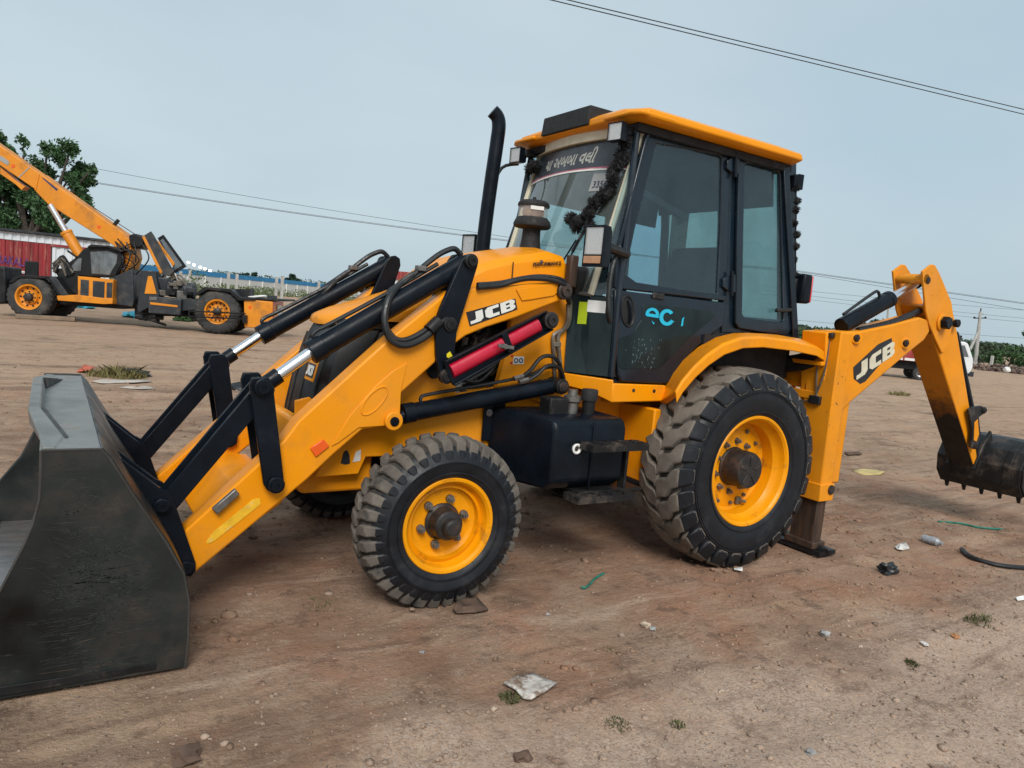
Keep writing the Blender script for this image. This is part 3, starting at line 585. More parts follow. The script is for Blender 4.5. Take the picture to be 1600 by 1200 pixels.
MB().box((-1.10, -.80, .575), (.5, .3, .02)).box((-.98, -.9, .70), (.02, .06, .30)).build('step_bracket', M['black_worn'], BL, .003)
# filler neck, breather and battery box on the tank
f0 = Y(919, 640, -.74); f0 = V3(f0.x, f0.y, 1.01)
MB().cyl(f0, f0+UPZ*.11, .040, n=20).build('filler_neck', M['black_worn'], tank); MB().lathe([(.03, .09), (.05, .09), (.052, .10), (.052, .15), (.046, .16), (0, .16)], f0, UPZ, 24).build('filler_cap', M['foam_black'], tank)
f1 = f0+V3(-.10, .04, 0); MB().lathe([(.04, 0), (.04, .07), (.055, .08), (.055, .11), (.03, .12), (.03, .15), (0, .15)], f1, UPZ, 18).build('filter_head', M['steel'], tank)
f2 = f0+V3(-.22, .06, .04); MB().box(f2, (.14, .12, .12)).build('valve_block', M['black_worn'], tank, .01)
MB().box((-.62, -.60, .80), (.06, .36, .5)).build('tank_rear_guard', M['yellow_worn'], BL, .01)
# ---- cab
cabroot = bpy.data.objects.new('cab', None); COL.objects.link(cabroot); put(cabroot, BL)
inn = -CABN*-1     # towards the inside
def cabring(name, A, B, off, th, m, parent, bev=.006): return MB().ring([S(a, b, off) for a, b in A], [S(a, b, off) for a, b in B], CABN*th).build(name, m, parent, bev)
def cabplate(name, A, off, th, m, parent, bev=.004, **k): return MB().prism([S(a, b, off) for a, b in A], CABN*th).build(name, m, parent, bev, **k)
def cabside():
    near = SIDE == 1
    # side frame: roof rail, rear pillar, sill: one welded frame
    cabring('side_frame', [(1004, 184), (1100, 207), (1245, 246), (1243, 385), (1240, 535), (1145, 526), (1070, 575), (1040, 604), (955, 602), (955, 470), (972, 340)],
            [(1020, 214), (1100, 232), (1222, 266), (1222, 385), (1222, 500), (1135, 492), (1060, 545), (1032, 580), (972, 578), (968, 470), (992, 340)], -.045, .05, M['cab_black'], cabroot)
    cabplate('door_pillar', [(1138, 226), (1160, 232), (1157, 520), (1128, 520)], -.03, .05, M['cab_black'], cabroot)
    # door: framed upper pane over a lower panel
    D1 = [(1015, 204), (1080, 216), (1134, 228), (1141, 240), (1139, 360), (1135, 470), (1000, 455), (961, 450), (962, 410), (975, 345)]
    D2 = [(1026, 224), (1080, 233), (1124, 242), (1128, 248), (1126, 360), (1121, 459), (1076, 454), (995, 441), (978, 428), (992, 360)]
    door = cabring('door', D1, D2, 0, .035, M['cab_black'], cabroot, .008)
    cabplate('door_pane', [(1020, 218), (1080, 227), (1128, 238), (1131, 250), (1129, 360), (1124, 464), (1076, 459), (990, 446), (972, 432), (988, 355)], -.012, .006, M['glass_cab'], door, 0)
    low = cabplate('door_panel', [(961, 452), (1000, 457.5), (1135, 472.5), (1131, 508), (1108, 526), (1084, 548), (1062, 574), (1048, 596), (1040, 600), (972, 596), (966, 585), (961, 520)], 0, .035, M['cab_black'], door, .008)
    cabplate('lower_pane', [(1007, 474), (1060, 480), (1116, 487), (1117, 495), (1075, 530), (1035, 572), (1026, 576), (972, 577), (967, 572), (967, 530), (990, 520), (1002, 500), (1004, 478)], .003, .004, M['glass_dark'], door, .002)
    if near:
        # latch in an oval bowl
        c = S(981, 486, .002); e1 = (S(991, 487, .002)-c); e2 = (S(980, 462, .002)-c)
        ov = [c+e1*math.cos(t)+e2*math.sin(t) for t in [2*math.pi*i/20 for i in range(20)]]
        MB().tube(ov+[ov[0]], .009, 6, 1).build('handle_bowl', M['hose'], door)
        MB().prism([c+e1*.85*math.cos(t)+e2*.85*math.sin(t) for t in [2*math.pi*i/20 for i in range(20)]], -CABN*.003).build('handle_recess', M['cab_inner'], door)
        MB().tube([c+e2*.7-CABN*.012, c+e2*.3-CABN*.026, c-e2*.3-CABN*.026, c-e2*.75-CABN*.012], .011, 8).build('door_handle', M['black'], door)
        cabplate('lock_plate', [(1021, 456), (1039, 459), (1038, 469), (1020, 466)], .012, .012, M['black_worn'], door, .004)
        for q in ((984, 472),): pass
        # torn stickers: what is left of the word
        def ell(u_, v_, ru, rv, a0, a1, w_):
            n = 16; A = []; B = []
            for i in range(n+1):
                t = math.radians(a0+(a1-a0)*i/n); A.append(S(u_+ru*math.cos(t), v_-rv*math.sin(t), .0075)); B.append(S(u_+(ru-w_)*math.cos(t), v_-(rv-w_*.9)*math.sin(t), .0075))
            return MB().prism(A+B[::-1], -CABN*.001)
        ell(1019, 491, 10.5, 10, -10, 190, 5).build('decal_letter', M['cyan_decal'], door, smooth=False); cabplate('decal_letter', [(1009, 489), (1029.5, 492), (1029, 497), (1010, 494)], .0076, .001, M['cyan_decal'], door, 0, smooth=False)
        ell(1042, 496, 12, 13, 35, 320, 6).build('decal_letter', M['cyan_decal'], door, smooth=False)
        cabplate('decal_letter', [(1048, 499), (1054, 503), (1048, 504)], .0076, .001, M['cyan_decal'], door, 0, smooth=False)
        cabplate('decal_letter', [(1064, 510), (1066, 498), (1069.5, 495), (1068, 500), (1067, 509)], .0076, .001, M['cyan_decal'], door, 0, smooth=False)
        cabplate('decal_scrap', [(1018, 501), (1023, 505), (1021, 507)], .0076, .001, M['cyan_decal'], door, 0, smooth=False)
        wr = random.Random(5); mb = MB()
        for k in range(60):
            u_, v_ = wr.gauss(1003, 13), wr.uniform(530, 576); s_ = wr.uniform(.4, 1.1)
            if u_ > 1026-(v_-560)*.3 or u_ < 975: continue
            mb.prism([S(u_-s_*.5, v_+s_*1.6, .0076), S(u_+s_*.6, v_+s_*.3, .0076), S(u_+s_*.3, v_-s_*1.6, .0076)], -CABN*.0006)
        w_ = mb.build('paint_flakes', M['flake'], door, smooth=False); w_['kind'] = 'stuff'
    # rear quarter window, hinged, with rounded corners
    W1 = [(1158, 232), (1190, 238), (1222, 247), (1229, 254), (1233, 385), (1237, 516), (1231, 524), (1190, 519), (1155, 513), (1150, 504), (1152, 370), (1155, 238)]
    W2 = [(1168, 254), (1190, 258), (1214, 265), (1219, 272), (1222, 385), (1225, 500), (1220, 504), (1190, 500), (1164, 496), (1160, 490), (1162, 370), (1164, 260)]
    win = cabring('rear_window', W1, W2, .004, .028, M['cab_black'], cabroot, .008)
    cabplate('window_pane', [(1163, 246), (1190, 250), (1219, 258), (1224, 266), (1227, 385), (1230, 508), (1224, 512), (1190, 507), (1160, 502), (1156, 494), (1158, 370), (1160, 250)], -.010, .006, M['glass_cab'], win, 0)
    for u_, v_ in ((1147, 258), (1141, 443)):                           # hinges
        h = cabplate('hinge', [(u_-10, v_-8), (u_-3, v_-12), (u_+9, v_-14), (u_+9, v_+14), (u_-2, v_+12), (u_-11, v_+5)], .022, .022, M['cab_black'], cabroot, .005)
        a_, b_ = S(u_+3, v_-19, .03), S(u_+2, v_+19, .03); MB().cyl(a_, b_, .014, n=10).build('hinge_pin', M['black'], h)
    if near:
        a_ = S(1213, 485, .02); b_ = S(1236, 484, .02)
        MB().bar(a_, b_, .03, .035, CABN).build('window_catch', M['hose'], win, .008)
        MB().tube([S(1236, 477, .02), S(1242, 482, .02), S(1242, 492, .02), S(1237, 493, .02)], .008, 6).build('catch_lever', M['hose'], win)
    # front pillar trim and the curved grab rail
    cabplate('pillar_rail', [(1014, 196), (1019, 200), (969, 395), (964, 392)], .02, .03, M['cab_black'], cabroot, .008)
    MB().tube([S(968, 385, .03), S(956, 420, .04), S(951, 460, .045), S(951, 490, .045), S(953, 503, .03)], .016, 10).build('grab_rail', M['hose'], cabroot)
for SIDE in (1, -1): cabside()
SIDE = 1
# front: quarter panels, windscreen, header
W0 = V3(-.93, .56, 2.785); W1_ = V3(-1.20, .56, 1.76)
def wsp(y, z, off=0.):                  # windscreen face: leaning back towards the roof, bowed a little
    t = (z-1.76)/(2.785-1.76); return V3(-1.20+.27*t + .16*(y/.56)**2*.55 - off, y, z)
ny, nz_ = 12, 8
ws = MB(); ws.loft([[wsp(-.56+1.12*i/ny, 1.76+1.025*k/nz_) for i in range(ny+1)] for k in range(nz_+1)], cap=False)
wsc = ws.build('windscreen', M['glass_front'], cabroot, ang=80)
fr_ = MB()
fr_.tube([wsp(-.57, 1.75), wsp(-.57, 2.3), wsp(-.57, 2.79)], .022, 8).build('windscreen_pillar', M['cream'], cabroot)
MB().tube([wsp(.57, 1.75), wsp(.57, 2.3), wsp(.57, 2.79)], .022, 8).build('windscreen_pillar', M['cream'], cabroot)
MB().loft([[wsp(-.60+1.2*i/10, 2.78), wsp(-.60+1.2*i/10, 2.78)+V3(-.03, 0, .0), wsp(-.60+1.2*i/10, 2.78)+V3(-.03, 0, .075), wsp(-.60+1.2*i/10, 2.78)+V3(.05, 0, .075)] for i in range(11)], closed=True).build('front_header', M['cream'], cabroot, .005)
MB().tube([wsp(-.575, 1.752, -.0), wsp(-.3, 1.752), wsp(0, 1.752), wsp(.3, 1.752), wsp(.575, 1.752)], .016, 8).build('windscreen_sill', M['bucket_top'], cabroot)
for s_ in (-1, 1):
    a_ = wsp(-.57*s_, 1.75); b_ = V3(-.965, -.69*s_, 1.75); lo_a = V3(-1.205, -.50*s_, 1.25); lo_b = V3(-.975, -.715*s_, 1.245); a0_ = V3(-1.19, -.45*s_, 1.745); lo_m = V3(-1.10, -.60*s_, 1.247)
    MB().prism([a_-UPZ*.01, b_, lo_b, lo_m], V3(.008, .008*s_, 0)).build('quarter_pane', M['glass_dark'], cabroot, 0); MB().prism([a0_, a_-UPZ*.01, lo_m, lo_a], V3(.008, .008*s_, 0)).build('quarter_pane', M['glass_dark'], cabroot, 0)
    t_a = wsp(-.57*s_, 2.79); t_b = V3(-.885, -.612*s_, 2.80)
    MB().prism([t_a, t_b, b_, a_], V3(.01, .012*s_, 0)).build('corner_pane', M['glass_cab'], cabroot, 0)
    MB().tube([lo_b+V3(-.012, .01*s_, 0), b_+V3(-.012, .01*s_, 0), t_b+V3(-.012, .01*s_, 0)], .022, 8, 0).build('front_pillar', M['cab_black'], cabroot)
    q0, q1 = a_.lerp(b_, .50)-V3(.004, .004*s_, 0), a_.lerp(b_, .93)-V3(.004, .004*s_, 0)
    if s_ == 1:
        n_ = (b_-a_).cross(UPZ).normalized(); n_ = n_ if n_.y < 0 else -n_; ex = (b_-a_).normalized()
        c = PL(932, 479, a_, n_)+n_*.006; MB().prism(rect(c, ex, UPZ, .115, .075), n_*.001).build('sticker', M['white'], cabroot, smooth=False)
        n2 = (a_-a0_).cross(UPZ).normalized(); n2 = n2 if n2.y < 0 else -n2; c = PL(911, 489, a_, n2)+n2*.006; MB().prism(rect(c, (a_-a0_).normalized(), UPZ, .06, .14), n2*.001).build('sticker', M['lime'], cabroot, smooth=False)
        MB().prism([a_.lerp(b_, .72), a_.lerp(b_, .98), (a_.lerp(b_, .98)).lerp(t_b, .40), (a_.lerp(b_, .85)).lerp(t_b, .40)], V3(.02, .02, 0)).build('pillar_trim', M['cream'], cabroot, smooth=False)
MB().prism([V3(-1.19, -.46, 1.25), V3(-1.19, .46, 1.25), V3(-1.18, .46, 1.74), V3(-1.18, -.46, 1.74)], (.02, 0, 0)).build('front_panel', M['cab_black'], cabroot)
# visor film, its lines and lettering on the glass
def strip(z0, z1, off, m, name, y0=-.55, y1=.55, parent=None, sag=.0):
    N = 16; ys = [y0+(y1-y0)*i/N for i in range(N+1)]
    return MB().loft([[wsp(y, z0-sag*(y/.55)**2, off) for y in ys], [wsp(y, z1-sag*(y/.55)**2*.5, off) for y in ys]], cap=False).build(name, m, parent or wsc, ang=80)
strip(2.60, 2.775, .004, M['film'], 'visor_film', sag=.02); strip(2.592, 2.600, .0045, M['pink_line'], 'visor_line', sag=.02); strip(2.580, 2.592, .0045, M['decal_white'], 'visor_line', sag=.02)
p0 = wsp(.34, 2.640, .009); p1 = wsp(-.25, 2.640, .009); up_ = wsp(0, 2.70)-wsp(0, 2.64)
text('યા અબબા વલી', p0, p1-p0, up_, .13, M['decal_white'], wsc, bold=.003, shear=.25, ext=.0005, fit=.60, wrap=lambda x, y, z: wsp(.33-x, 2.635+y*.93-.012*((.33-x)/.55)**2, .006))
p0 = wsp(-.30, 2.46, .005); ex = wsp(-.50, 2.46, .005)-p0
rs = MB().prism([wsp(-.30, 2.43, .004), wsp(-.50, 2.43, .004), wsp(-.50, 2.55, .004), wsp(-.30, 2.55, .004)], (-.001, 0, 0)).build('permit_sticker', M['headliner'], wsc, smooth=False)
text('33567', wsp(-.315, 2.455, .009), ex, up_, .062, M['navy_text'], rs, ext=.0003, fit=.15, wrap=lambda x, y, z: wsp(-.32-x, 2.455+y, .0075))
# wiper
a_ = wsp(-.30, 1.80, .02); b_ = wsp(-.12, 1.90, .03)
wp = MB().tube([a_, wsp(-.38, 2.10, .035)], .006, 6, 0).tube([wsp(-.22, 1.80, .02), wsp(-.355, 2.10, .03)], .006, 6, 0).build('wiper_arm', M['black'], cabroot)
MB().bar(wsp(-.345, 2.02, .022), wsp(-.475, 2.44, .022), .022, .02).build('wiper_blade', M['hose'], wp)
# roof
def rsec(z, x0, x1, hw, ch): return [V3(x0, -hw+ch, z), V3(x0+ch*.55, -hw, z), V3(x1-ch*.6, -hw, z), V3(x1, -hw+ch, z), V3(x1, hw-ch, z), V3(x1-ch*.6, hw, z), V3(x0+ch*.55, hw, z), V3(x0, hw-ch, z)]
roof = MB().loft([rsec(2.845, -.97, .62, .705, .12), rsec(2.865, -1.0, .645, .735, .12), rsec(2.905, -1.0, .635, .73, .13), rsec(2.945, -.93, .50, .64, .16), rsec(2.965, -.84, .40, .54, .16), rsec(2.972, -.6, .2, .3, .1)], closed=True).build('roof', M['yellow'], cabroot, .01, seg=3, ang=30)
for s_ in (-1, 1):      # raised front corners
    MB().prism([V3(-1.02, s_*.40, 2.862), V3(-1.02, s_*.66, 2.862), V3(-.98, s_*.735, 2.862), V3(-.70, s_*.735, 2.862), V3(-.70, s_*.52, 2.862)], (0, 0, .03)).build('roof_corner', M['yellow'], roof, .012)
MB().box((-.17, 0, 2.815), (1.50, 1.28, .05)).build('roof_lining', M['cab_inner'], cabroot, .005)
bx_ = MB().prism([V3(-1.02, -.235, 2.87), V3(-1.02, .31, 2.87), V3(-1.005, .31, 3.0), V3(-1.005, -.235, 3.0)], (.34, 0, .0)).build('roof_box', M['foam_black'], cabroot, .008)
# rear wall: pane between the rear pillars, lamps under the roof
MB().prism([V3(.50, -.58, 2.80), V3(.50, .58, 2.80), V3(.76, .66, 1.62), V3(.76, -.66, 1.62)], (.008, 0, .002)).build('rear_pane', M['glass_front'], cabroot, 0)
for s_ in (-1, 1): MB().bar(V3(.52, -.62*s_, 2.82), V3(.78, -.70*s_, 1.58), .05, .05).build('rear_pillar', M['cab_black'], cabroot, .006)
MB().box((.62, 0, 1.58), (.28, 1.38, .06)).build('rear_sill', M['cab_black'], cabroot, .006)
MB().box((-.15, 0, 1.27), (1.7, 1.38, .05)).build('cab_floor', M['cab_inner'], cabroot)
MB().box((.30, 0, 1.43), (.95, 1.36, .30)).build('wheel_box', M['cab_inner'], cabroot)
# seat, steering, console
seat = MB().prism([V3(-.18, -.25, 1.62), V3(.30, -.25, 1.60), V3(.32, -.25, 1.74), V3(-.18, -.25, 1.75)], (0, .5, 0)).build('driver_seat', M['seat'], cabroot, .04, seg=3)
MB().prism([V3(.22, -.23, 1.72), V3(.36, -.23, 1.72), V3(.46, -.20, 2.20), V3(.43, -.19, 2.24), V3(.34, -.19, 2.22)], (0, .45, 0)).build('backrest', M['seat'], seat, .05, seg=3)
MB().box((.05, 0, 1.52), (.3, .3, .2)).build('seat_base', M['seat'], seat, .02); MB().bar(V3(.1, -.30, 1.92), V3(.36, -.30, 1.90), .05, .05).build('armrest', M['seat'], seat, .01)
MB().tube([V3(-.85, 0, 1.3), V3(-.72, 0, 1.7), V3(-.62, 0, 1.95)], .045, 10).build('steering_column', M['cab_inner'], cabroot)
sw = [V3(-.60, 0, 1.97)+Vector((.10*math.cos(t)*.9, .19*math.sin(t), .16*math.cos(t)*.55)) for t in [2*math.pi*i/24 for i in range(25)]]
MB().tube(sw, .014, 8, 1).tube([sw[0], sw[12]], .012, 6, 0).build('steering_wheel', M['seat'], cabroot)
MB().box((-1.05, 0, 1.75), (.22, 1.0, .35)).build('dashboard', M['cab_inner'], cabroot, .03)
for k in range(3): MB().tube([V3(.45, -.15+.15*k, 1.6), V3(.42, -.15+.15*k, 1.85), V3(.40, -.15+.15*k, 1.95)], [.012, .012, .022], 8).build('control_lever', M['seat'], cabroot)
MB().bar(V3(-.80, -.45, 2.50), V3(-.35, -.52, 2.35), .03, .05).build('inner_grab_bar', M['cab_inner'], cabroot, .01)
# black curtain fringe under the lining at the rear
MB().prism([V3(.42, -.60, 2.80), V3(.42, .60, 2.80), V3(.47, .60, 2.53), V3(.47, -.60, 2.53)], (.01, 0, 0)).build('sun_curtain', M['seat'], cabroot)
MB().prism([V3(-.80, .575, 2.80), V3(.45, .575, 2.80), V3(.45, .60, 2.42), V3(-.80, .60, 2.46)], (0, .008, 0)).build('sun_curtain', M['seat'], cabroot)

# ---- fenders and sill
def fsec(x, z, xo, zo): return [V3(x, -.70, z), V3(x*.55+xo*.45, -.85, z*.55+zo*.45+.012), V3(xo, -.985, zo), V3(xo+.0, -1.0, zo-.012), V3(xo+.012, -1.0, zo-.075), V3(xo+.03, -.985, zo-.075), V3(xo+.05, -.96, zo-.04), V3(x+.05, -.70, z-.04)]
FN = [(-.545, 1.09, -.70, 1.20), (-.515, 1.18, -.655, 1.27), (-.455, 1.28, -.56, 1.365), (-.37, 1.375, -.455, 1.445), (-.24, 1.47, -.32, 1.52), (-.085, 1.545, -.15, 1.57), (.09, 1.585, .05, 1.585), (.4, 1.60, .36, 1.575), (.66, 1.595, .64, 1.55), (.76, 1.57, .735, 1.52)]
for SIDE in (1, -1):
    fen = MB().loft([fsec(*q) for q in FN], closed=True).build('fender', M['yellow'], BL, .006, ang=40)
    MB().box((.25, -.70, 1.25), (.9, .03, .62)).build('wheel_arch', M['cab_inner'], fen)
    sl_ = MB().prism([S(958, 599, .012), S(1041, 602, .012), S(1039, 627, .012), S(956, 629, .012)], CABN*.12).build('cab_sill', M['yellow'], BL, .008)
    A_ = [S(958, 599, .012), S(956, 629, .012)]; fz = V3(-1.215, -.50, 1.24)
    MB().prism([fz, A_[0]+V3(0, 0, .02), A_[1]+V3(0, 0, .0), V3(-1.08, -.62, 1.14), V3(-1.215, -.50, 1.165)], (.06, .08, 0)).build('sill_corner', M['yellow'], BL, .006)
    for u_, v_ in ((990, 610), (1022, 611)): pin(S(u_, v_, .013), .012, .004, M['hub'], sl_, 'bolt_hole', -CABN)
SIDE = 1
pin(V3(-1.15, -.545, 1.21), .012, .006, M['hub'], BL, 'bolt_hole')

# ---- exhaust, pre-cleaner, lamps, mirror
MB().tube([V3(-1.36, .42, 1.9), V3(-1.352, .42, 2.2), V3(-1.335, .42, 2.5), V3(-1.315, .42, 2.78), V3(-1.31, .42, 2.90), V3(-1.325, .425, 2.96), V3(-1.365, .435, 2.995)], .050, 20).build('exhaust_stack', M['black'], BL)
pc = MB().lathe([(.075, 0), (.062, .10), (.06, .16), (.11, .165), (.125, .175), (.128, .19), (.118, .215), (.10, .235), (.0, .24)], (-1.265, -.06, 2.0), UPZ, 32).build('pre_cleaner', M['foam_black'], BL)
MB().lathe([(.095, .232), (.098, .24), (.098, .31), (.09, .315)], (-1.265, -.06, 2.0), UPZ, 32).build('dust_bowl', M['glass_lamp'], pc); MB().lathe([(.06, .232), (.075, .26), (.07, .31)], (-1.265, -.06, 2.0), UPZ, 20).build('dust', M['lens_amber'], pc)
MB().lathe([(.105, .305), (.108, .315), (.105, .33), (.085, .345), (.0, .35)], (-1.265, -.06, 2.0), UPZ, 32).cyl((-1.265, -.06, 2.345), (-1.265, -.06, 2.37), .012, n=10).build('bowl_lid', M['foam_black'], pc)
for t in (-1.9,): 
    n_ = Vector((math.cos(t), math.sin(t), 0)); c = V3(-1.265, -.06, 2.29)+n_*.1; MB().prism(rect(c, UPZ.cross(n_), UPZ, .09, .024), n_*.001).build('bowl_label', M['white'], pc)
def lamp(name, c, w_, h_, dpt, parent, amber=False, face=(-1, -.18, 0)):
    f_ = Vector(face).normalized(); e = UPZ.cross(f_).normalized(); C = Vector(c); hh = h_*(1.32 if amber else 1)
    R_ = Matrix((f_, e, UPZ)).transposed(); zc = -(h_*.16 if amber else 0)
    body = MB().loft([[C+f_*a_+e*(w_/2*k*sx)+UPZ*(hh/2*k*sz+zc) for sx, sz in ((-1, -1), (1, -1), (1, 1), (-1, 1))] for a_, k in ((-dpt, .72), (-dpt*.6, .98), (0, 1), (0, .9), (-.012, .88))], closed=True).build(name, M['black'], parent, .012, seg=3)
    MB().prism(rect(C-f_*.006, e, UPZ, w_*.84, h_*.86), f_*.004).build('lamp_glass', M['glass_lamp'], body)
    MB().loft([[C-f_*.010+e*(w_*.40*k*sx)+UPZ*(h_*.40*k*sz)-f_*dd for sx, sz in ((-1, -1), (0, -1), (1, -1), (1, 0), (1, 1), (0, 1), (-1, 1), (-1, 0))] for k, dd in ((1, 0), (.8, .02), (.45, .035))], closed=True).build('reflector_bowl', M['lamp_bowl'], body)
    MB().cyl(C-f_*.045, C-f_*.012, .012, n=10).build('bulb', M['white'], body)
    if amber: MB().prism(rect(C-f_*.004-UPZ*(h_*.60), e, UPZ, w_*.86, h_*.24), f_*.006).build('indicator', M['lens_amber'], body, .003)
    return body
l1 = lamp('head_lamp', (-1.29, -.775, 2.06), .155, .185, .10, BL, True); MB().tube([V3(-1.20, -.77, 2.04), V3(-1.08, -.73, 2.03), V3(-.95, -.69, 2.02)], .03, 10).build('lamp_bracket', M['hose'], l1)
l2 = lamp('head_lamp', (-1.29, .775, 2.06), .155, .185, .10, BL, True); MB().tube([V3(-1.20, .77, 2.04), V3(-1.08, .73, 2.03), V3(-.95, .69, 2.02)], .03, 10).build('lamp_bracket', M['hose'], l2)
for s_ in (-1, 1):
    lamp('work_lamp', (-1.06, s_*.58, 2.765), .115, .115, .085, BL); MB().box((-.95, s_*.56, 2.79), (.1, .06, .05)).build('lamp_mount', M['hose'], BL, .005)
for s_ in (-1, 1):
    lamp('rear_work_lamp', (.72, s_*.60, 2.74), .10, .11, .09, BL, face=(1, 0, 0))
# mirror arm on the far front corner
MB().tube([V3(-.98, .64, 2.72), V3(-1.08, .72, 2.68), V3(-1.14, .74, 2.5), V3(-1.18, .74, 2.30), V3(-1.2, .72, 2.05)], .013, 8).build('mirror_arm', M['hose'], BL)
# tail lamp
t0 = V3(.80, -.70, 1.96)
tl = MB().box(t0, (.10, .10, .22)).build('tail_lamp', M['black'], BL, .02); MB().box(t0+V3(.058, -.0, 0), (.02, .085, .20)).build('tail_lens', M['tail_red'], tl, .01)
MB().box(t0+V3(-.03, .04, -.0), (.09, .06, .14)).build('lamp_bracket', M['hose'], tl, .008)
# pipes and hoses along the scuttle and side panel
MB().tube([Y(746, 449, -.615), Y(780, 446, -.60), Y(800, 440, -.60), Y(826, 435, -.60), Y(860, 437, -.61), Y(878, 443, -.62), Y(886, 450, -.6), Y(888, 470, -.56)], .016, 8).build('arm_hose', M['hose'], BL)
MB().tube([Y(746, 445, -.60), Y(782, 442, -.59), Y(815, 435, -.59), Y(845, 432, -.60), Y(874, 436, -.61), Y(887, 447, -.59), Y(890, 475, -.55)], .014, 8).build('arm_hose', M['hose'], BL)
MB().tube([Y(891, 470, -.53), Y(890, 495, -.52), Y(885, 512, -.50), Y(868, 521, -.49), Y(864, 530, -.49), Y(866, 560, -.49), Y(867, 592, -.49)], .013, 8).build('feed_pipe', M['pipe'], BL)
MB().tube([Y(887, 475, -.53), Y(887, 500, -.52), Y(880, 515, -.50), Y(873, 522, -.49), Y(872, 535, -.49), Y(875, 565, -.49), Y(877, 600, -.49)], .013, 8).build('feed_pipe', M['pipe'], BL)
MB().box(Y(869, 538, -.49), (.06, .03, .03)).build('pipe_clamp', M['pipe'], BL, .004)
MB().tube([Y(817, 588, -.54), Y(830, 577, -.56), Y(843, 561, -.57), Y(855, 556, -.57), Y(868, 560, -.56), Y(876, 575, -.54), Y(880, 600, -.52)], .013, 8, 5).build('ram_hose', M['hose'], BL)
MB().tube([Y(825, 594, -.56), Y(840, 585, -.58), Y(853, 573, -.59), Y(868, 572, -.58), Y(878, 582, -.56), Y(883, 605, -.53)], .013, 8, 5).build('ram_hose', M['hose'], BL)
for u_, v_ in ((810, 590), (818, 595)): MB().cyl(Y(u_-7, v_+2, -.56), Y(u_+7, v_-2, -.56), .017, n=6).build('hose_fitting', M['steel'], BL)

MB().box(Y(893, 424, -.50), (.06, .06, .20)).build('horn_box', M['rust_leg'], BL, .01)
# ---- rear frame, stabilizers, backhoe
rf = MB().box((.88, 0, 1.28), (.10, 2.0, .12)).box((.88, 0, .72), (.10, 2.0, .14)).box((.86, .0, 1.0), (.04, 1.4, .5)).build('rear_frame', M['yellow_worn'], BL, .008)
MB().box((.78, -.72, 1.42), (.10, .55, .03)).build('frame_cap', M['yellow'], rf, .006); MB().box((.80, -.75, 1.18), (.03, .36, .06)).build('frame_rib', M['yellow'], rf, .005)
MB().tube([V3(.70, -.50, 1.36), V3(.78, -.75, 1.42), V3(.80, -.95, 1.5)], .05, 10).tube([V3(.66, -.45, 1.33), V3(.76, -.70, 1.36), V3(.80, -.9, 1.42)], .04, 10).build('hose_bundle', M['hose'], BL)
for SIDE in (1, -1):
    leg = MB().prism([V3(.79, -1.08, .46), V3(.93, -1.08, .46), V3(.93, -1.08, 1.655), V3(.79, -1.08, 1.665)], (0, .24, 0)).build('stabilizer', M['yellow_worn'], BL, .010)
    MB().box((.86, -.96, .48), (.165, .265, .13)).build('collar', M['yellow_worn'], leg, .006); pin(V3(.90, -1.095, .50), .036, .012, M['hub'], leg)
    MB().prism([V3(.81, -1.06, .04), V3(.915, -1.06, .04), V3(.915, -1.06, .60), V3(.81, -1.06, .60)], (0, .20, 0)).build('inner_leg', M['rust_leg'], leg, .006)
    MB().box((.86, -.96, .075), (.15, .25, .05)).build('foot_socket', M['rust_leg'], leg, .006)
    MB().tube([V3(.86, -1.13, .03), V3(.87, -1.10, .035), V3(.89, -.95, .035), V3(.92, -.78, .035), V3(.93, -.70, .03)], .045, 10).box((.895, -.93, .03), (.20, .42, .035)).build('foot_pad', M['black_worn'], leg, .01)
SIDE = 1
pp = MB().tube([V3(.775, -.93, 1.60), V3(.775, -.93, 1.4), V3(.775, -.95, 1.22), V3(.775, -.97, 1.16)], .007, 6).tube([V3(.775, -1.0, 1.60), V3(.775, -1.0, 1.4), V3(.775, -.97, 1.25), V3(.775, -.93, 1.16), V3(.77, -.80, 1.10)], .007, 6).build('leg_pipe', M['pipe'], BL)
MB().box((.775, -.95, 1.15), (.03, .09, .06)).build('pipe_clamp', M['hose'], BL, .004); MB().box((.775, -.97, 1.63), (.04, .12, .04)).build('pipe_union', M['hose'], BL, .006)
# kingpost and swing ram behind the legs
MB().box((1.08, -.85, .95), (.22, .24, .9)).build('kingpost', M['yellow_worn'], BL, .02)
MB().tube([V3(.80, .42, 1.66), V3(.80, -.10, 1.66), V3(.80, -.28, 1.60)], .035, 10).build('lock_bar', M['yellow'], BL)
YB = -1.0; WB = .21
bp_ = [(1292, 519), (1345, 518), (1396, 507), (1438, 496), (1450, 500), (1453, 518), (1444, 532), (1424, 548), (1330, 628), (1318, 640), (1312, 690), (1285, 690)]
boom = MB().prism([Y(a, b, YB) for a, b in bp_], (0, WB, 0)).build('boom', M['yellow_worn'], BL, .012, seg=2)
for u_, v_, r_ in ((1335.5, 528, .045), (1412.5, 536, .045)):
    MB().cyl(Y(u_, v_, YB+.01), Y(u_, v_, YB)+V3(0, -.02, 0), r_, n=18).build('boss', M['yellow_worn'], boom, .005); pin(Y(u_, v_, YB)+V3(0, -.02, 0), .028, .012, M['hub'], boom)
O = Y(1337, 594, YB-.001)
pl = MB().prism([Y(1334, 592, YB-.001), Y(1333, 574, YB-.001), Y(1372, 538, YB-.001), Y(1393, 528, YB-.001), Y(1396, 548, YB-.001), Y(1378, 566, YB-.001), Y(1352, 596, YB-.001), Y(1344, 600, YB-.001)], (0, -.001, 0)).build('name_plate', M['decal_black'], boom, smooth=False)
jcb(O, Y(1397, 554, YB-.001)-O, Y(1337, 571, YB-.001)-O, V3(0, -1, 0), M['decal_cream'], pl, .002)
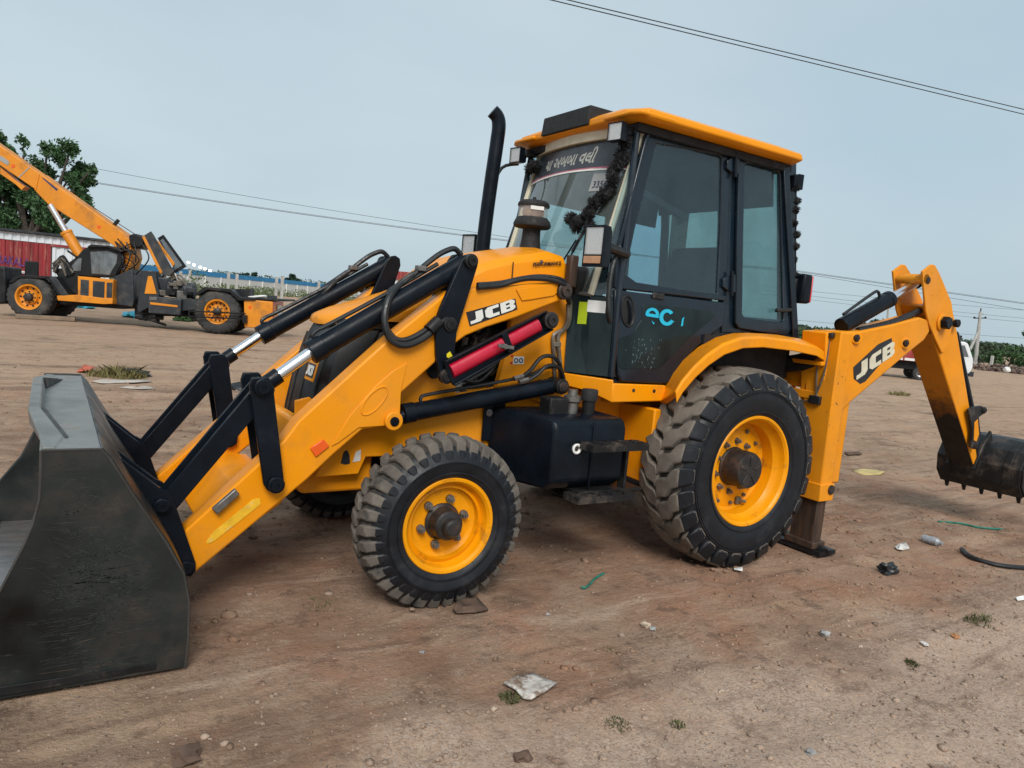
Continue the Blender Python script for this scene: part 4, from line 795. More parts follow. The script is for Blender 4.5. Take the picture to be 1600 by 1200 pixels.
MB().tube([Y(1340, 517, YB+.06), Y(1370, 511, YB+.05), Y(1400, 502, YB+.05), Y(1430, 489, YB+.06), Y(1446, 478, YB+.10), Y(1448, 462, YB+.12)], .026, 8).tube([Y(1340, 516, YB+.12), Y(1372, 509, YB+.10), Y(1402, 500, YB+.10), Y(1432, 487, YB+.12)], .024, 8).build('boom_hose', M['hose'], boom)
# dipper: two cheek plates round a box
dn = [(1442, 424), (1456, 413), (1461, 414), (1468, 426), (1487, 472), (1495, 515), (1524, 690), (1528, 700), (1526, 718), (1520, 726), (1500, 660), (1470, 560), (1452, 505), (1447, 485)]
DW = .26; YD = YB-.012
dp = [Y(a, b, YD) for a, b in dn]
dip = MB().prism([Y(a, b, YD+.02) for a, b in ((1448, 478), (1487, 475), (1495, 515), (1524, 690), (1527, 718), (1521, 727), (1470, 562))], (0, DW-.04, 0)).build('dipper', M['yellow_worn'], BL, .008)
for y in (YD, YD+DW-.02): MB().prism([V3(p.x, y, p.z) for p in dp[:5]+[Y(1491, 500, YD), Y(1478, 548, YD), Y(1472, 552, YD), Y(1462, 530, YD)]+dp[-2:]], (0, .02, 0)).build('cheek_plate', M['yellow_worn'], dip, .005)
# worn soot black lower face of the dipper: the grease starts ragged part-way down
def soot_material():
    m = M['yellow_worn'].copy(); m.name = 'soot'; n = m.node_tree; L = n.links; b = n.nodes['Principled BSDF']; old = b.inputs['Base Color'].links[0].from_socket
    t = n.nodes.new('ShaderNodeTexCoord'); s = n.nodes.new('ShaderNodeSeparateXYZ'); L.new(t.outputs['Object'], s.inputs[0]); z = n.nodes.new('ShaderNodeTexNoise'); z.inputs['Scale'].default_value = 6; z.inputs['Detail'].default_value = 8; z.inputs['Roughness'].default_value = .7; L.new(t.outputs['Object'], z.inputs['Vector'])
    a = n.nodes.new('ShaderNodeMath'); a.operation = 'MULTIPLY_ADD'; L.new(z.outputs['Fac'], a.inputs[0]); a.inputs[1].default_value = .7; L.new(s.outputs[2], a.inputs[2])
    r = n.nodes.new('ShaderNodeMapRange'); L.new(a.outputs[0], r.inputs[0]); r.inputs[1].default_value = 1.33; r.inputs[2].default_value = 1.62; r.inputs[3].default_value = 1; r.inputs[4].default_value = .25
    x = n.nodes.new('ShaderNodeMix'); x.data_type = 'RGBA'; L.new(r.outputs[0], x.inputs[0]); L.new(old, x.inputs[6]); x.inputs[7].default_value = (.016, .012, .010, 1); L.new(x.outputs[2], b.inputs['Base Color']); return m
MATS['soot'] = soot_material()
q0, q1, q2, q3 = Y(1464, 545, YD+.02), Y(1521, 727, YD+.02), None, None
nn = (q1-q0).cross(V3(0, 1, 0)).normalized(); nn = nn if nn.x < 0 else -nn
MB().prism([q0.lerp(q1, -.12)+nn*.003, q1+nn*.003, q1+nn*.003+V3(0, DW-.04, 0), q0.lerp(q1, -.12)+nn*.003+V3(0, DW-.04, 0)], nn*.004).build('wear_plate', M['soot'], dip, .002)
p = Y(1470, 504, YD); MB().cyl(p, p+V3(0, -.02, 0), .07, n=24).build('boss', M['yellow_worn'], dip, .006); MB().cyl(p+V3(0, -.02, 0), p+V3(0, -.075, 0), .055, n=6).build('pivot_nut', M['black'], dip, .008)
p = Y(1491, 505, YD); MB().cyl(p, p+V3(0, -.04, 0), .035, n=8).build('nut', M['black'], dip, .006); pin(Y(1450, 438, YD), .028, .012, M['hub'], dip)
MB().cyl(Y(1448, 436, YD), Y(1448, 436, YD)+V3(0, DW, 0), .04, n=14).build('cross_pin', M['yellow_worn'], dip)
a = Y(1314, 510, YB+.12); b_ = Y(1388, 468, YB+.10); e = Y(1440, 437, YB+.12); d = (b_-a).normalized()
dr_ = MB().cyl(a, b_, .062, n=26).cyl(b_-d*.03, b_+d*.02, .066, n=26).build('dipper_ram', M['black'], BL, .005); MB().cyl(b_, e, .034, n=20).build('rod', M['chrome'], dr_); MB().cyl(e-d*.08, e+d*.05, .05, n=16).build('rod_eye', M['black'], dr_)
up = d.cross(V3(0, 1, 0)).normalized(); up = up if up.z > 0 else -up
MB().tube([b_-d*.1+up*.06, b_-d*.12+up*.11, b_-d*.2+up*.115, b_-d*.55+up*.08], .012, 8).build('feed_pipe', M['hose'], dr_)
# bucket linkage and backhoe bucket
Xd = q1.x; bw0, bw1 = YD+DW/2-.48, YD+DW/2+.27
bprof = [(.62, .20), (.50, .285), (.24, .285), (.10, .20), (.035, .06), (.06, -.10), (.15, -.20)]
bpts = [V3(Xd+.06+x, bw0, q1.z-.03+z*.95) for x, z in bprof]
bhb = ribbon(bpts, .02, bw0+.015, bw1-.015).build('backhoe_bucket', M['black_worn'], BL, .004)
for y in (bw0, bw1-.02): MB().prism([V3(p.x, y, p.z) for p in bpts]+[V3(Xd+.34, y, q1.z-.10), V3(Xd+.58, y, q1.z+.12)], (0, .02, 0)).build('side_plate', M['black_worn'], bhb, .004)
for y in (bw0+.10, YD+DW/2, bw1-.14): ribbon([p+V3(-.012, 0, .006) for p in bpts], .014, y, y+.06).build('wear_strap', M['black_worn'], bhb, .003)
for k in range(5):
    y = bw0+.06+k*(bw1-bw0-.12)/4; p = bpts[-1]
    MB().loft([[V3(p.x-.02, y-.03, p.z+.06), V3(p.x+.03, y-.03, p.z+.06), V3(p.x+.03, y+.03, p.z+.06), V3(p.x-.02, y+.03, p.z+.06)], [V3(p.x+.03, y-.012, p.z-.07), V3(p.x+.045, y-.012, p.z-.07), V3(p.x+.045, y+.012, p.z-.07), V3(p.x+.03, y+.012, p.z-.07)]], closed=True).build('tooth', M['black_worn'], bhb, .004)
for y in (YD+.0, YD+DW-.03): MB().prism([V3(Xd-.02, y, q1.z-.03), V3(Xd+.14, y, q1.z+.0), V3(Xd+.26, y, q1.z+.20), V3(Xd+.2, y, q1.z+.32), V3(Xd+.08, y, q1.z+.18)], (0, .03, 0)).build('hinge_ear', M['black_worn'], bhb, .006)
lk1 = [(1514, 640), (1520, 636), (1534, 634), (1541, 638), (1540, 645), (1530, 652), (1533, 680), (1526, 700), (1518, 700), (1520, 672)]
MB().prism([Y(a, b, YD-.03) for a, b in lk1], (0, .025, 0)).build('tipping_link', M['black_worn'], BL, .006); MB().prism([Y(a, b, YD+DW+.01) for a, b in lk1], (0, .025, 0)).build('tipping_link', M['black_worn'], BL, .006)
MB().prism([Y(a, b, YD-.034) for a, b in ((1523, 660), (1528, 655), (1530, 678), (1526, 690), (1522, 688))], (0, .004, 0)).build('link_face', M['yellow_worn'], BL, .002)
pin(Y(1537, 641, YD-.03), .03, .02, M['hub'], BL); pin(Y(1524, 697, YD-.03), .03, .02, M['hub'], BL)
MB().cyl(Y(1488, 520, YD+DW/2)+V3(.0, 0, 0), Y(1514, 650, YD+DW/2)+V3(.02, 0, 0), .05, n=16).build('bucket_ram', M['black'], BL, .02)

# ---- black tassel garlands hung round the windscreen corner and the rear of the cab
gr_ = random.Random(9)
def garland(path, n, r, label):
    mb = MB()
    for k in range(n):
        t = k/(n-1)*(len(path)-1); i = min(int(t), len(path)-2); p = Vector(path[i]).lerp(Vector(path[i+1]), t-i)
        p = p+Vector((gr_.uniform(-1, 1), gr_.uniform(-1, 1), gr_.uniform(-1, 1)))*r*.5
        mb.blob(p, r*.62, k, .5, 1)
        for q in range(210):
            v = Vector((gr_.gauss(0, 1), gr_.gauss(0, 1), gr_.gauss(-.25, 1))).normalized(); mb.cyl(p, p+v*r*gr_.uniform(.75, 1.02), r*.075, r*.03, 3, False)
    for i in range(len(path)-1): mb.tube([path[i], path[i+1]], .006, 5, 0)
    o = mb.build('tassel_garland', M['seat'], smooth=False); return tag(o, label, 'garland', kind='stuff') if 0 else tag(o, label, 'garland')
garland([V3(-.95, -.56, 2.74), V3(-.97, -.545, 2.60), V3(-1.00, -.53, 2.48), V3(-1.045, -.48, 2.36), V3(-1.085, -.40, 2.26), V3(-1.08, -.50, 2.16), V3(-1.06, -.57, 2.0)], 24, .052, 'black pompom garland hanging behind the windscreen beside the cab door')
garland([V3(-1.09, -.24, 2.24), V3(-1.10, -.34, 2.20)], 4, .052, 'small pair of black pompoms dangling in mid windscreen')
garland([V3(-.93, .53, 2.70), V3(-.93, .46, 2.68)], 4, .05, 'black tassel clump in the windscreen corner by the exhaust')
garland([V3(.66, -.62, 2.76), V3(.68, -.645, 2.55), V3(.70, -.655, 2.34), V3(.74, -.67, 2.05)], 9, .035, 'black tassel string down the rear edge of the cab')
# ================================================================ ground
def vnoise(x, y, seed=0):
    """smooth value noise on arrays"""
    xi = np.floor(x).astype(np.int64); yi = np.floor(y).astype(np.int64); fx = x-xi; fy = y-yi
    def h(a, b):
        n = (a*374761393 + b*668265263 + seed*974711) & 0x7fffffff; n = ((n ^ (n >> 13))*1274126177) & 0x7fffffff; n = n ^ (n >> 16); return (n & 0xffff)/65535.
    u = fx*fx*(3-2*fx); v = fy*fy*(3-2*fy)
    return (h(xi, yi)*(1-u)+h(xi+1, yi)*u)*(1-v) + (h(xi, yi+1)*(1-u)+h(xi+1, yi+1)*u)*v
def fbm(x, y, o=4, seed=0):
    s = 0; a = .5; 
    for k in range(o): s = s+a*(vnoise(x*2**k, y*2**k, seed+k)-.5); a *= .5
    return s
def gz(x, y):
    """height of the ground: worn flat where the machines stand, small clods and faint wheel ruts elsewhere"""
    x = np.asarray(x, float); y = np.asarray(y, float)
    r = np.hypot(x+1.5, y+1.0)
    a = .045*fbm(x*.45+3, y*.45, 4, 1) + .050*fbm(x*2.1, y*2.1, 4, 5) + .026*fbm(x*7, y*7, 3, 9)
    rut = np.zeros_like(x)
    for c0, sl, w_ in ((-2.45, -.06, .22), (-3.0, .05, .2), (2.6, -.05, .25), (4.2, -.03, .3), (6.6, .02, .3), (8.4, -.02, .35)):
        d = (y-(c0+sl*x+.25*np.sin(x*.35+c0)))/w_
        rut += -.022*np.exp(-d*d) + .016*np.exp(-((np.abs(d)-1.6)/.5)**2) + .006*np.exp(-d*d)*np.sign(np.sin(x*28+d*2))
    a = a + rut*np.clip(fbm(x*.3, y*.3, 2, 40)*2+.9, .2, 1.2)
    # flattened where wheels, feet and bucket bear
    m = np.ones_like(x)
    for X0, Y0, R0 in ((-2.2, -.82, .5), (-2.2, .82, .5), (0, -.87, .55), (0, .87, .55), (.89, -.93, .4), (.89, .93, .4)):
        m *= 1-np.exp(-((x-X0)**2+(y-Y0)**2)/(R0*R0)*1.2)
    bx = np.clip(1-np.maximum(np.maximum(-4.6-x, x+3.4)/.35, (np.abs(y)-1.2)/.35), 0, 1); bx = bx*bx*(3-2*bx)
    m = m*(1-bx)
    a = a*m - .004*(1-m)
    for X0, Y0, W0 in ((-2.2, -.82, .26), (-2.2, .82, .26), (0, -.87, .36), (0, .87, .36)):        # soil squeezed up round the tyres
        e = np.sqrt(((x-X0)/(W0*.9))**2+((y-Y0)/(W0*.62))**2); a = a+.028*np.exp(-((e-1.15)/.22)**2)*(.6+.8*vnoise(x*9, y*9, 91))
    far = np.clip((r-14)/30, 0, 1); return a*(1-far*.7)
# one polar sheet round the place, finer near, out to the horizon
rings = np.concatenate([[0.], np.geomspace(.35, 3200, 520)])
th = np.concatenate([np.linspace(math.radians(-25), math.radians(140), 720, endpoint=False), np.linspace(math.radians(140), math.radians(335), 160, endpoint=False)])
nA = len(th); GCX, GCY = CX-.3, CY-.4
RR, TT = np.meshgrid(rings[1:], th, indexing='ij'); gx = GCX+RR*np.cos(TT); gy = GCY+RR*np.sin(TT); gzv = gz(gx, gy)
vv = np.concatenate([np.array([[GCX, GCY, 0.]]), np.stack([gx, gy, gzv], -1).reshape(-1, 3)])
nr = len(rings)-1; I, J = np.meshgrid(np.arange(nr-1), np.arange(nA), indexing='ij'); J2 = (J+1) % nA
quads = np.stack([1+I*nA+J, 1+(I+1)*nA+J, 1+(I+1)*nA+J2, 1+I*nA+J2], -1).reshape(-1, 4)
tris = np.stack([np.zeros(nA, int), 1+np.arange(nA), 1+(np.arange(nA)+1) % nA], -1)
def npmesh(name, v, q, t=None):
    me = bpy.data.meshes.new(name); me.vertices.add(len(v)); me.vertices.foreach_set('co', np.asarray(v, np.float32).ravel())
    nt_ = 0 if t is None else len(t); lv = q.ravel() if t is None else np.concatenate([q.ravel(), t.ravel()])
    me.loops.add(len(lv)); me.loops.foreach_set('vertex_index', lv.astype(np.int32)); k = q.shape[1]
    st_ = np.concatenate([np.arange(len(q))*k, len(q)*k+np.arange(nt_)*3]); me.polygons.add(len(st_)); me.polygons.foreach_set('loop_start', st_.astype(np.int32))
    me.update(calc_edges=True); return me
gm = npmesh('ground', vv, quads, tris); gm.polygons.foreach_set('use_smooth', [True]*len(gm.polygons))
ground = bpy.data.objects.new('ground', gm); COL.objects.link(ground); struct(ground)
def ground_material():
    m = bpy.data.materials.new('dirt'); m.use_nodes = True; n = m.node_tree; L = n.links; b = n.nodes['Principled BSDF']
    tcn = n.nodes.new('ShaderNodeTexCoord'); P = tcn.outputs['Object']
    def mp_(sc, rot=0., loc=(0, 0, 0)):
        q = n.nodes.new('ShaderNodeMapping'); q.inputs['Scale'].default_value = sc; q.inputs['Rotation'].default_value = (0, 0, rot); q.inputs['Location'].default_value = loc; L.new(P, q.inputs[0]); return q.outputs[0]
    def nz(v, sc, det=6, ro=.6):
        t = n.nodes.new('ShaderNodeTexNoise'); t.inputs['Scale'].default_value = sc; t.inputs['Detail'].default_value = det; t.inputs['Roughness'].default_value = ro; L.new(v, t.inputs['Vector']); return t.outputs['Fac']
    def mr(s, a0, a1, b0=0., b1=1.):
        t = n.nodes.new('ShaderNodeMapRange'); L.new(s, t.inputs[0])
        for i, v in ((1, a0), (2, a1), (3, b0), (4, b1)): t.inputs[i].default_value = v
        return t.outputs[0]
    def mix(f, A, B, bl='MIX'):
        t = n.nodes.new('ShaderNodeMix'); t.data_type = 'RGBA'; t.blend_type = bl
        (L.new(f, t.inputs[0]) if hasattr(f, 'is_linked') else setattr(t.inputs[0], 'default_value', f))
        for i, q in ((6, A), (7, B)):
            (L.new(q, t.inputs[i]) if hasattr(q, 'is_linked') else setattr(t.inputs[i], 'default_value', (*q, 1)))
        return t.outputs[2]
    def mul(a, b_):
        t = n.nodes.new('ShaderNodeMath'); t.operation = 'MULTIPLY'; L.new(a, t.inputs[0])
        (L.new(b_, t.inputs[1]) if hasattr(b_, 'is_linked') else setattr(t.inputs[1], 'default_value', b_)); return t.outputs[0]
    def add(a, b_):
        t = n.nodes.new('ShaderNodeMath'); L.new(a, t.inputs[0]); L.new(b_, t.inputs[1]); return t.outputs[0]
    red = (.325, .19, .125); brown = (.225, .143, .098); grey = (.40, .29, .21); dark = (.080, .051, .036); sand = (.46, .32, .215)
    big = nz(mp_((1, 1, 1)), .35, 5, .55); mid = nz(mp_((1, 1, 1)), 1.9, 7, .62)
    strk = nz(mp_((.45, 1.3, 1), .08), 1.6, 8, .68); strk2 = nz(mp_((.4, 1.5, 1), -.12), 1.1, 9, .72)
    c = mix(mr(big, .38, .62), brown, red); c = mix(mr(mid, .42, .72, 0, .75), c, grey)
    c = mix(mr(strk, .50, .68, 0, .8), c, sand); c = mix(mr(strk2, .54, .70, 0, .65), c, dark)
    iso = nz(mp_((1, 1, 1), 0, (3, 1, 0)), 1.3, 9, .66); iso2 = nz(mp_((1, 1, 1), 0, (8, 4, 0)), 4.2, 8, .7); iso3 = nz(mp_((1, 1, 1), 0, (1, 7, 0)), 13, 7, .7)
    c = mix(mr(iso, .52, .66, 0, .6), c, (.36, .185, .115)); c = mix(mr(iso2, .56, .68, 0, .55), c, (.44, .33, .245)); c = mix(mr(iso2, .44, .34, 0, .5), c, (.13, .085, .060))
    # pale gravel apron in the foreground (negative Y)
    sx = n.nodes.new('ShaderNodeSeparateXYZ'); L.new(P, sx.inputs[0])
    edge = add(mul(sx.outputs[1], -1.), mul(nz(mp_((1, 1, 1)), .9, 6), 1.6)); ap = mr(edge, 2.55, 3.15)
    c = mix(mul(ap, .75), c, (.50, .375, .29))
    # open yard beyond: paler
    fy = mr(sx.outputs[1], 3.5, 9.0); c = mix(mul(fy, .62), c, (.46, .325, .225))
    rgt = mr(sx.outputs[0], 3.5, 9.0); c = mix(mul(rgt, .55), c, (.46, .325, .225))
    c = mix(mr(nz(mp_((.07, 1.2, 1), .05), .8, 8, .72), .55, .66, 0, .75), c, (.16, .095, .065))
    c = mix(mr(nz(mp_((.25, 2.2, 1), -.06), 2.4, 8, .75), .54, .64, 0, .6), c, (.15, .092, .064))
    c = mix(mr(nz(mp_((.3, 2.0, 1), .1, (5, 9, 0)), 1.5, 8, .75), .57, .68, 0, .5), c, (.55, .42, .32))
    c = mix(mr(iso2, .45, .35, 0, .55), c, (.16, .098, .068)); c = mix(mr(iso3, .60, .70, 0, .45), c, (.56, .43, .32)); c = mix(mr(iso3, .40, .30, 0, .55), c, (.10, .064, .046))
    # oil and damp stains
    st = nz(mp_((1, 1, 1), 0, (7, 3, 0)), .8, 8, .65); c = mix(mr(st, .56, .72, 0, .7), c, dark)
    # grit: stone by stone
    vo = n.nodes.new('ShaderNodeTexVoronoi'); vo.inputs['Scale'].default_value = 120; L.new(P, vo.inputs['Vector'])
    hs = n.nodes.new('ShaderNodeSeparateColor'); L.new(vo.outputs['Color'], hs.inputs[0])
    c = mix(mul(mr(hs.outputs[0], .80, .84), add(mul(ap, .3), mr(mid, .45, .6, .05, .18))), c, (.50, .44, .39)); c = mix(mul(mr(hs.outputs[1], .80, .84), add(mul(ap, .2), mr(mid, .45, .6, .06, .2))), c, (.07, .05, .042))
    fine = nz(mp_((1, 1, 1)), 48, 6, .7); c = mix(mr(fine, .3, .75, .0, .5), c, mix(1., c, (.62, .58, .55), 'MULTIPLY'))
    L.new(c, b.inputs['Base Color']); b.inputs['Roughness'].default_value = .95; b.inputs['Specular IOR Level'].default_value = .15
    h = add(mul(nz(mp_((1, 1, 1)), 14, 8, .7), 1.), mul(vo.outputs['Distance'], -.12)); h = add(h, mul(iso2, 1.2)); h = add(h, mul(strk, .5)); h = add(h, mul(fine, .45))
    at = n.nodes.new('ShaderNodeAttribute'); at.attribute_name = 'track'
    wv = n.nodes.new('ShaderNodeTexWave'); wv.inputs['Scale'].default_value = 2.6; wv.inputs['Distortion'].default_value = 2.2; wv.inputs['Detail'].default_value = 3; L.new(mp_((1, .55, 1), .35), wv.inputs['Vector'])
    h = add(h, mul(mul(wv.outputs['Fac'], at.outputs['Fac']), .5))
    bp = n.nodes.new('ShaderNodeBump'); bp.inputs['Strength'].default_value = .75; bp.inputs['Distance'].default_value = .026; L.new(h, bp.inputs['Height']); L.new(bp.outputs[0], b.inputs['Normal'])
    return m
# wheel prints: how strongly the tread has marked each spot
trk = np.zeros(len(vv))
for c0, sl, w_ in ((-2.45, -.06, .20), (-3.0, .05, .2), (-1.72, .02, .18), (2.6, -.05, .25), (4.2, -.03, .3), (6.6, .02, .3)):
    trk = np.maximum(trk, np.exp(-((vv[:, 1]-(c0+sl*vv[:, 0]+.25*np.sin(vv[:, 0]*.35+c0)))/w_)**4))
trk *= np.clip(fbm(vv[:, 0]*.5, vv[:, 1]*.5, 3, 60)*4+.55, 0, 1)
at_ = gm.attributes.new('track', 'FLOAT', 'POINT'); at_.data.foreach_set('value', trk.astype(np.float32))
gm.materials.append(ground_material())
def gh(x, y): return float(gz(np.array([x]), np.array([y]))[0])
def onground(u, v, dz=0.):
    p = Z(u, v, 0.)
    for _ in range(3): p = Z(u, v, gh(p.x, p.y))
    p.z += dz; return p
# loose grit and clods near the camera
mat('grit', (.32, .235, .18), .95, var=.5, vscale=3, rvar=.03, spec=.2)
bmx = bmesh.new(); bmesh.ops.create_icosphere(bmx, subdivisions=1, radius=1); iv = np.array([v.co[:] for v in bmx.verts]); iF = np.array([[v.index for v in f.verts] for f in bmx.faces]); bmx.free()
def scatter(n, smin, smax, box, seed, flat=.65, power=2.5):
    rs_ = np.random.RandomState(seed); x = rs_.uniform(box[0], box[1], n); y = rs_.uniform(box[2], box[3], n)
    keep = (fbm(x*.8, y*.8, 3, 77+seed) + .25*(y < -1.6) + rs_.uniform(-.2, .2, n)) > -.03; x, y = x[keep], y[keep]; n = len(x)
    s = smin+(smax-smin)*rs_.uniform(0, 1, n)**power; k = len(iv)
    v = iv[None]*(1+rs_.uniform(-.28, .28, (n, k, 1))); v = v*np.stack([s, s*rs_.uniform(.6, 1, n), s*flat*rs_.uniform(.6, 1, n)], -1)[:, None]
    a = rs_.uniform(0, 6.28, n); ca, sa = np.cos(a)[:, None], np.sin(a)[:, None]; vx = v[..., 0]*ca-v[..., 1]*sa; vy = v[..., 0]*sa+v[..., 1]*ca
    V_ = np.stack([vx+x[:, None], vy+y[:, None], v[..., 2]+(gz(x, y)+s*.15)[:, None]], -1).reshape(-1, 3)
    F_ = (iF[None]+(np.arange(n)*k)[:, None, None]).reshape(-1, 3); return V_, F_
A_ = [scatter(9000, .002, .009, (-5.6, 1.5, -3.9, -.9), 3, power=4), scatter(4000, .003, .014, (-5.0, 6, -3.6, 3.5), 4, power=4), scatter(2500, .008, .03, (-6, 16, -3, 14), 5, power=4)]
V_ = np.concatenate([a[0] for a in A_]); o_ = 0; F_ = []
for a in A_: F_.append(a[1]+o_); o_ += len(a[0])
gv = bpy.data.objects.new('gravel', npmesh('gravel', V_, np.concatenate(F_))); COL.objects.link(gv); gv.data.materials.append(M['grit']); struct(gv, 'stuff')
cl_ = [scatter(7000, .004, .022, (-5.4, 4, -3.7, 1.5), 14, .6, 3.5), scatter(5000, .008, .045, (-6, 14, -1, 13), 15, .5, 4)]
V_ = np.concatenate([a[0] for a in cl_]); F_ = np.concatenate([cl_[0][1], cl_[1][1]+len(cl_[0][0])])
cz = bpy.data.objects.new('clods', npmesh('clods', V_, F_)); COL.objects.link(cz); cz.data.materials.append(gm.materials[0]); struct(cz, 'stuff'); cz['label'] = 'small lumps of dry earth lying over the dirt'; cz['category'] = 'earth'
gv['label'] = 'loose grit and small clods scattered over the dirt'; gv['category'] = 'gravel'
# ================================================================ the yard behind
mat('crane_yellow', (.66, .23, .008), .45, var=.08, vscale=1.5, dirt=(.24, .11, .03), dirt_amt=.75, dscale=1.6, dlow=.52)
mat('crane_grey', (.020, .025, .032), .5, var=.25, vscale=2, dirt=(.12, .10, .08), dirt_amt=.4, dscale=2)
mat('crane_black', (.008, .009, .011), .5, spec=.3, var=.2, vscale=2, dirt=(.08, .07, .06), dirt_amt=.3, dscale=3)
mat('tyre_far', (.035, .036, .037), .8, var=.25, vscale=3, dirt=(.12, .10, .08), dirt_amt=.5, dscale=3)
mat('container_white', (.62, .66, .70), .55, var=.06, vscale=2, dirt=(.35, .30, .26), dirt_amt=.35, dscale=1.5, dlow=.55, stretch=(2, 2, .3))
mat('container_red', (.235, .018, .022), .6, var=.25, vscale=2, dirt=(.40, .26, .19), dirt_amt=.8, dscale=2.2, dlow=.54, stretch=(3, 3, .35))
mat('purple_text', (.07, .035, .20), .6, var=.3, vscale=6, dirt=(.36, .022, .026), dirt_amt=.8, dscale=5, dlow=.54); mat('wall_white', (.58, .58, .56), .8, var=.08, vscale=.4); mat('wall_blue', (.03, .21, .42), .6, var=.1, vscale=.5)
mat('concrete', (.36, .35, .33), .85, var=.15, vscale=4); mat('wire', (.03, .032, .035), .6); mat('tarp_blue', (.03, .30, .42), .5, var=.2, vscale=5)
mat('bark', (.055, .042, .034), .9, var=.3, vscale=5); mat('wood', (.22, .16, .11), .85, var=.25, vscale=4)
for i_, c_ in enumerate(((.046, .10, .038), (.050, .105, .035), (.028, .062, .034), (.085, .12, .035), (.060, .090, .050))): mat('leaf%d' % i_, c_, .65, var=.25, vscale=1.2, spec=.3)
mat('leaf_straw', (.20, .175, .07), .8, var=.35, vscale=12, spec=.2); mat('leaf_dry', (.10, .105, .045), .8, var=.3, vscale=20, spec=.2)
PHI = math.radians(26); CO = Vector((.3, 19.1, 0)); cs = Vector((math.cos(PHI), -math.sin(PHI), 0)); cn = Vector((math.sin(PHI), math.cos(PHI), 0))
def K(u_, v_, t=0.):            # a point of the crane's side plane, t metres in from its near side
    return PL(u_, v_, CO+cn*t, cn)
def kc(a, b, t=0.): return K(a/3.3333, 180+b/3.3333, t)
def kpl(name, pts, t, th, m, parent, bev=.01, **k): return MB().prism([kc(a, b, t) for a, b in pts], cn*th).build(name, m, parent, bev, **k)
CR = thing('pick_and_carry_crane', 'yellow and black mobile crane with raised boom parked before the red container', 'crane', CO-cs*2.6+cn*1.0)
def cwheel(c, R, W, rr, ax, parent, nm, holes, bolts):
    root = bpy.data.objects.new(nm, None); COL.objects.link(root); put(root, parent); C = Vector(c); ax = Vector(ax); e1 = ax.cross(UPZ).normalized()
    h = W/2; o = C-ax*h
    prof = [(rr, h-.05), (rr+.03, h), (R-.14, h+.012), (R-.05, h-.02), (R-.01, h-.07), (R, 0)]; prof += [(r, -x) for r, x in prof[-2::-1]]
    MB().lathe(prof, o, ax, 48).build('tyre', M['tyre_far'], root, ang=50)
    tr = MB()
    for k in range(26):
        for s_ in (1, -1):
            a0 = 2*math.pi*(k+(.5 if s_ < 0 else 0))/26; pt = lambda a, r, x: o+(e1*math.cos(a)+UPZ*math.sin(a))*r+ax*x*s_
            tr.loft([[pt(a0+sk-.055, r-.05, x), pt(a0+sk-.05, r, x), pt(a0+sk+.05, r, x), pt(a0+sk+.055, r-.05, x)] for r, x, sk in ((R-.07, h-.005, 0), (R+.005, h-.06, .03), (R+.02, .04, .16))], closed=True)
    t_ = tr.build('tread', M['tyre_far'], root); t_['kind'] = 'stuff'
    MB().lathe([(rr+.02, -.03), (rr+.015, .01), (rr-.03, .0), (rr-.06, -.10), (rr*.62, -.12), (rr*.55, -.06), (rr*.3, -.05), (.0, -.05)], C, ax, 36).build('rim', M['crane_yellow'], root, ang=25)
    MB().lathe([(rr*.34, -.06), (rr*.30, .06), (rr*.16, .08), (0, .08)], C, ax, 20).build('hub', M['hub'], root, ang=30)
    for k in range(holes):
        t = 2*math.pi*k/holes; p = C-ax*.108+(e1*math.cos(t)+UPZ*math.sin(t))*rr*.74; MB().cyl(p, p+ax*.01, rr*.085, n=10).build('rim_hole', M['crane_black'], root)
    for k in range(bolts):
        t = 2*math.pi*k/bolts; p = C-ax*.06+(e1*math.cos(t)+UPZ*math.sin(t))*rr*.44; MB().cyl(p, p+ax*.03, .022, n=6).build('wheel_nut', M['hub'], root)
fw = kc(148, 955); rw = kc(1130, 1034); RW = .66
for t_ in (0, 1.75):
    cwheel(Vector((fw.x, fw.y, .63))+cn*t_, .63, .42, .36, -cn if t_ == 0 else cn, CR, 'front_wheel', 10, 8)
    cwheel(Vector((rw.x, rw.y, .67))+cn*t_, .67, .45, .36, -cn if t_ == 0 else cn, CR, 'rear_wheel', 14, 8)
kpl('mudguard', [(45, 875), (60, 850), (95, 833), (248, 838), (290, 842), (355, 935), (330, 942), (300, 935), (250, 850), (100, 848), (70, 870)], -.02, .55, M['crane_black'], CR)
kpl('front_fender_skirt', [(255, 845), (288, 842), (358, 938), (322, 942)], -.05, .03, M['crane_grey'], CR)
kpl('front_chassis', [(60, 850), (350, 930), (700, 960), (720, 1000), (640, 1010), (300, 985), (60, 960)], .45, 1.0, M['crane_black'], CR)
kpl('step_platform', [(295, 940), (400, 935), (586, 958), (586, 982), (540, 984), (300, 965)], -.05, .5, M['crane_yellow'], CR)
bxp = kpl('step_box', [(405, 838), (590, 857), (586, 960), (405, 942)], .0, .45, M['crane_yellow'], CR)
for q in ([(420, 855), (463, 860), (460, 945), (418, 940)], [(484, 862), (545, 868), (542, 952), (482, 948)]): kpl('dark_panel', q, -.012, .01, M['crane_grey'], bxp, 0)
kpl('dark_panel', [(556, 872), (586, 872), (583, 950), (554, 950)], -.012, .01, M['crane_grey'], bxp, 0)
